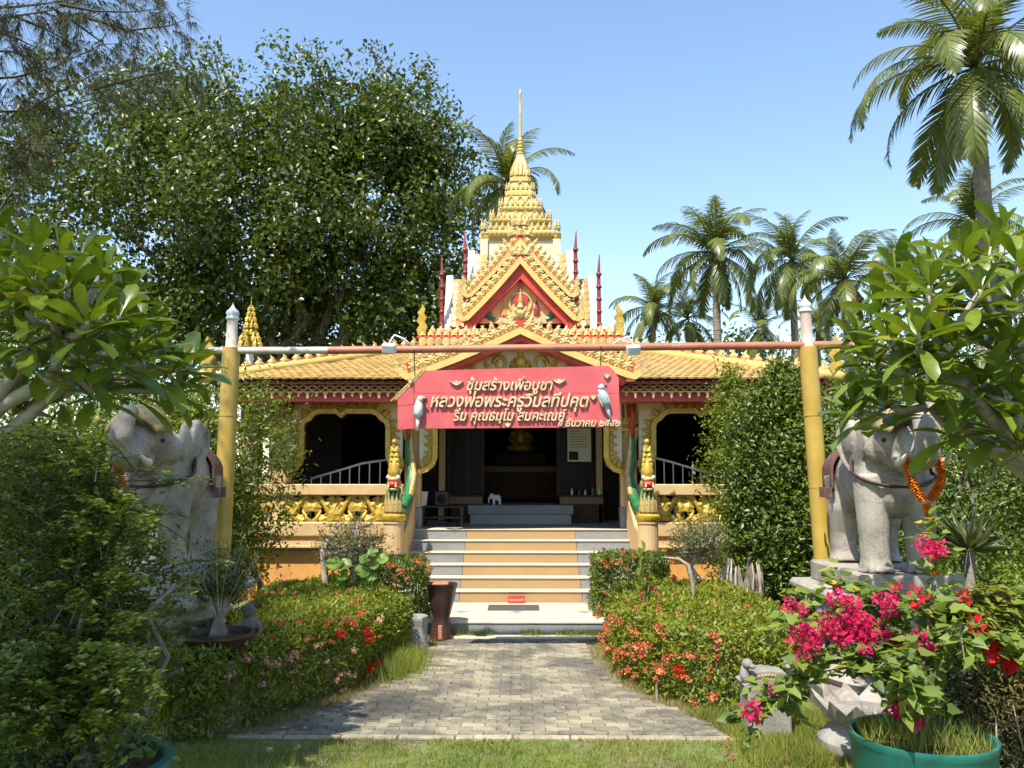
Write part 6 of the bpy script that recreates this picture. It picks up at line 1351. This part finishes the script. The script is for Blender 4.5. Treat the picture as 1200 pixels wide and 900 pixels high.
# white stone lotus bowl at the pedestal's foot
c=at(1000,800,6.35); x,y=at(1012,800,6.55).x,6.55; t=thing('lotus_bowl','pale stone lotus bowl with pointed petals under bougainvillea','planter',(x,y,0))
b=MB(); b.lathe([(.36,-.03),(.35,.10),(.24,.20),(.20,.26)],x,y,20); b.build('foot',M['stone2'],t,True)
for k in range(12):
    a=2*math.pi*k/12; pm=Matrix.Translation((x+.19*math.cos(a),y+.19*math.sin(a),.2)) @ Matrix.Rotation(a-math.pi/2,4,'Z') @ Matrix.Rotation(R(-32),4,'X')
    vs=[(-.07,0,0),(.07,0,0),(.10,.03,.15),(0,.05,.30),(-.10,.03,.15),(0,.07,.12),(0,-.01,.12)]; b=MB(); b.add(vs,[(0,1,5),(1,2,5),(2,3,5),(3,4,5),(4,0,5),(1,0,6),(2,1,6),(3,2,6),(4,3,6),(0,4,6)],pm); b.build('petal',M['stone'],t)
b=MB(); b.lathe([(.16,.2),(.25,.30),(.22,.32),(.02,.33)],x,y,18); b.build('bowl',M['stone2'],t,True)

# ------------------------------------------------------------------ on and inside the temple
c=at(602,706,12.2); t=thing('doormat','dark grey doormat on the pale platform before stair','mat',(c.x,12.0,.2)); b=MB(); b.box(-.36,.36,11.72,12.16,.200,.214,.004,Matrix.Translation((c.x,0,0))); b.build('mat',surf('grey_mat',(0.07,0.068,0.065),.95,60,.4),t)
c=at(605,698,12.38); t=thing('notice_plate','tiny red notice plate with white writing propped behind doormat','sign',(c.x,12.36,.2)); b=MB(); b.box(c.x-.12,c.x+.12,12.37,12.385,.2,.31,.003); b.build('plate',M['red'],t)
cu=bpy.data.curves.new('notice','FONT'); cu.body='ถอดรองเท้า'; cu.size=.075; cu.align_x='CENTER'; cu.extrude=.001; cu.resolution_u=2; to=bpy.data.objects.new('tmp',cu); C.objects.link(to); bpy.context.view_layer.update(); me=bpy.data.meshes.new_from_object(to.evaluated_get(bpy.context.evaluated_depsgraph_get())); bpy.data.objects.remove(to); me.materials.clear(); me.materials.append(M['white']); me.transform(Matrix.Translation((c.x-.0,12.367,.235)) @ Matrix.Rotation(math.pi/2,4,'X') @ Matrix.Scale(.62,4)); obj('notice_text',me,t)
F0=FLOOR-.006
def table(x0,x1,y0,y1,h,label,apron=True):
    t=thing('low_table',label,'table',((x0+x1)/2,(y0+y1)/2,F0)); b=MB(); b.box(x0,x1,y0,y1,F0+h-.05,F0+h,.008); b.build('top',M['wood2'],t)
    for xx in (x0+.05,x1-.05):
        for yy in (y0+.05,y1-.05): b=MB(); b.box(xx-.03,xx+.03,yy-.03,yy+.03,F0,F0+h-.05); b.build('leg',M['wood2'],t)
    if apron: b=MB(); b.box(x0,x1,y0-.012,y0-.002,F0+h-.17,F0+h-.04); b.build('carved_apron',M['dimgold'],t); b=MB(); b.box(x0,x1,y0+.02,y0+.05,F0,F0+h-.17); b.build('front_panel',M['wood2'],t)
table(-1.40,-.72,15.9,16.4,.52,'low wooden table with gilt apron left of inner step'); table(.74,1.56,15.8,16.4,.52,'low wooden table with gilt apron holding bottles right of inner step')
BL = ['white capped bottle','dark glass bottle','green glass bottle','brown bottle']
for k in range(9):
    x=.98+.065*k+random.uniform(-.01,.01); hh=random.uniform(.09,.16); o=obj('bottle',MB().lathe([(.02,0),(.022,hh*.55),(.009,hh*.75),(.009,hh)],0,0,8).mesh('bottle',[M['white'],M['glassdark'],M['green'],M['wood2']][k%4],True),None,(x,15.92+random.uniform(0,.2),F0+.52),label='small '+BL[k%4]+' in the row on the gilt table',cat='bottle',group='bottles on the gilt table')
t=thing('glass_shelf','low black shelf with glass top left of porch floor','shelf',(-1.35,14.9,F0)); 
for zz in (.14,.33): b=MB(); b.box(-1.75,-1.02,14.7,15.1,F0+zz,F0+zz+.03,.004); b.build('board',M['black'],t)
for xx in (-1.73,-1.06): b=MB(); b.box(xx,xx+.04,14.72,15.08,F0,F0+.33); b.build('side_panel',M['black'],t)
t=thing('loudspeaker','black box loudspeaker standing on the low black shelf','speaker',(-1.4,14.9,F0+.36)); b=MB(); b.box(-1.52,-1.28,14.78,15.02,F0+.36,F0+.62,.015); b.build('cabinet',M['black'],t); b=MB(); b.lathe([(.08,0),(.085,.01),(.03,.02)],0,0,16,Matrix.Translation((-1.4,14.775,F0+.48)) @ Matrix.Rotation(math.pi/2,4,'X')); b.build('cone',M['glassdark'],t,True)
x=at(494,597,14.75).x; t=thing('bucket','white plastic bucket standing behind left porch column','bucket',(x,14.75,F0+.36)); b=MB(); b.lathe([(.085,F0+.36),(.105,F0+.6),(.112,F0+.61),(.10,F0+.61),(.08,F0+.38)],x,14.8,16); b.build('body',M['white'],t,True); b=MB(); b.tube([(x-.11,14.8,F0+.6),(x-.07,14.72,F0+.53),(x+.07,14.72,F0+.53),(x+.11,14.8,F0+.6)],.005,5); b.build('handle',M['metal'],t)
p0,p1=at(665,502,16.45),at(693,541,16.45); t=thing('wall_notice','beige paper notice with small photo hung on right door panel','notice',((p0.x+p1.x)/2,16.5,p1.z)); b=MB(); b.box(p0.x,p1.x,16.47,16.49,p1.z,p0.z); b.build('sheet',surf('beige_paper',(0.62,0.58,0.42),.8,8,.08),t); q0,q1=at(667,529,16.4),at(678,539,16.4); b=MB(); b.box(q0.x,q1.x,16.462,16.468,q1.z,q0.z); b.build('photo',M['glassdark'],t)
for k in range(7): zz=p0.z-.05-k*.052; b=MB(); b.box(p0.x+.05,p1.x-.05-random.uniform(0,.15),16.464,16.468,zz-.008,zz); b.build('text_line',M['wood2'],t)
# altar with gilded seated figure far inside
t=thing('altar','dark wooden altar table at the back of the hall','altar',(0,19.6,F0+.33)); b=MB(); b.box(-.9,.9,19.3,20.1,F0+.33,F0+1.1,.02); b.box(-.6,.6,19.6,20.1,F0+1.1,F0+1.4,.02); b.build('body',M['wood2'],t); b=MB(); b.box(-.9,.9,19.27,19.29,F0+.95,F0+1.08); b.build('gilt_band',M['dimgold'],t)
t=thing('seated_figure','gilded seated figure on the altar deep in the hall','statue',(0,19.8,F0+1.4)); b=MB(); z=F0+1.4; b.ell((0,19.8,z+.12),(.36,.22,.12),14,8); b.ell((0,19.82,z+.38),(.19,.13,.26),14,10); b.ell((0,19.8,z+.74),(.10,.10,.13),12,8); b.lathe([(.08,z+.83),(.05,z+.9),(.01,z+1.02)],0,19.8,10); [b.tube([(s*.17,19.8,z+.52),(s*.27,19.74,z+.32),(s*.08,19.6,z+.2)],[.06,.055,.045],8) for s in (-1,1)]; obj('figure',remeshed(b,.02,M['gold'],2),t)
c=at(582,577,15.9); t=thing('small_elephant_figure','little white elephant figurine standing on the inner step','figurine',(c.x,15.9,F0+.34)); x,z=c.x,F0+.336; b=MB(); b.ell((x,15.9,z+.13),(.09,.06,.06),12,8); b.ell((x-.09,15.9,z+.16),(.05,.05,.055),10,8); [b.tube([(x+dx,15.9+dy,z+.11),(x+dx,15.9+dy,z)],[.028,.026],7) for dx in (-.05,.06) for dy in (-.03,.03)]; b.tube([(x-.12,15.9,z+.15),(x-.15,15.9,z+.09),(x-.15,15.9,z+.03)],[.025,.018,.012],7); obj('body',remeshed(b,.008,M['white'],2),t)
# gilded openwork pinnacle on a post beside the temple
D=19.0; c=at(293,400,D); x=c.x; t=thing('gilded_pinnacle','gilded openwork pinnacle on white post rising behind left roof corner','pinnacle',(x,D,0)); zb=zof(408,D); b=MB(); b.tube([(x,D,-.1),(x,D,zb)],[.12,.09],12); b.build('post',M['white'],t,True)
zz=lambda py: zof(py,D)
b=MB(); b.lathe([(.04,zz(408)),(.05,zz(385)),(.035,zz(372)),(.018,zz(360)),(.003,zz(347))],x,D,8); b.build('core',M['gold'],t,True)
for (py,r,n,h) in ((408,.24,8,.26),(401,.20,7,.24),(393,.11,6,.24),(385,.12,6,.22),(377,.08,5,.2),(370,.05,4,.18),(364,.03,4,.15)):
    for k in range(n): a=2*math.pi*k/n; obj('gilt_leaf',ME_flameg,t,(x+r*math.cos(a),D+r*math.sin(a),zz(py)),(-.12,0,a+math.pi/2),(h*.5,.3,h))
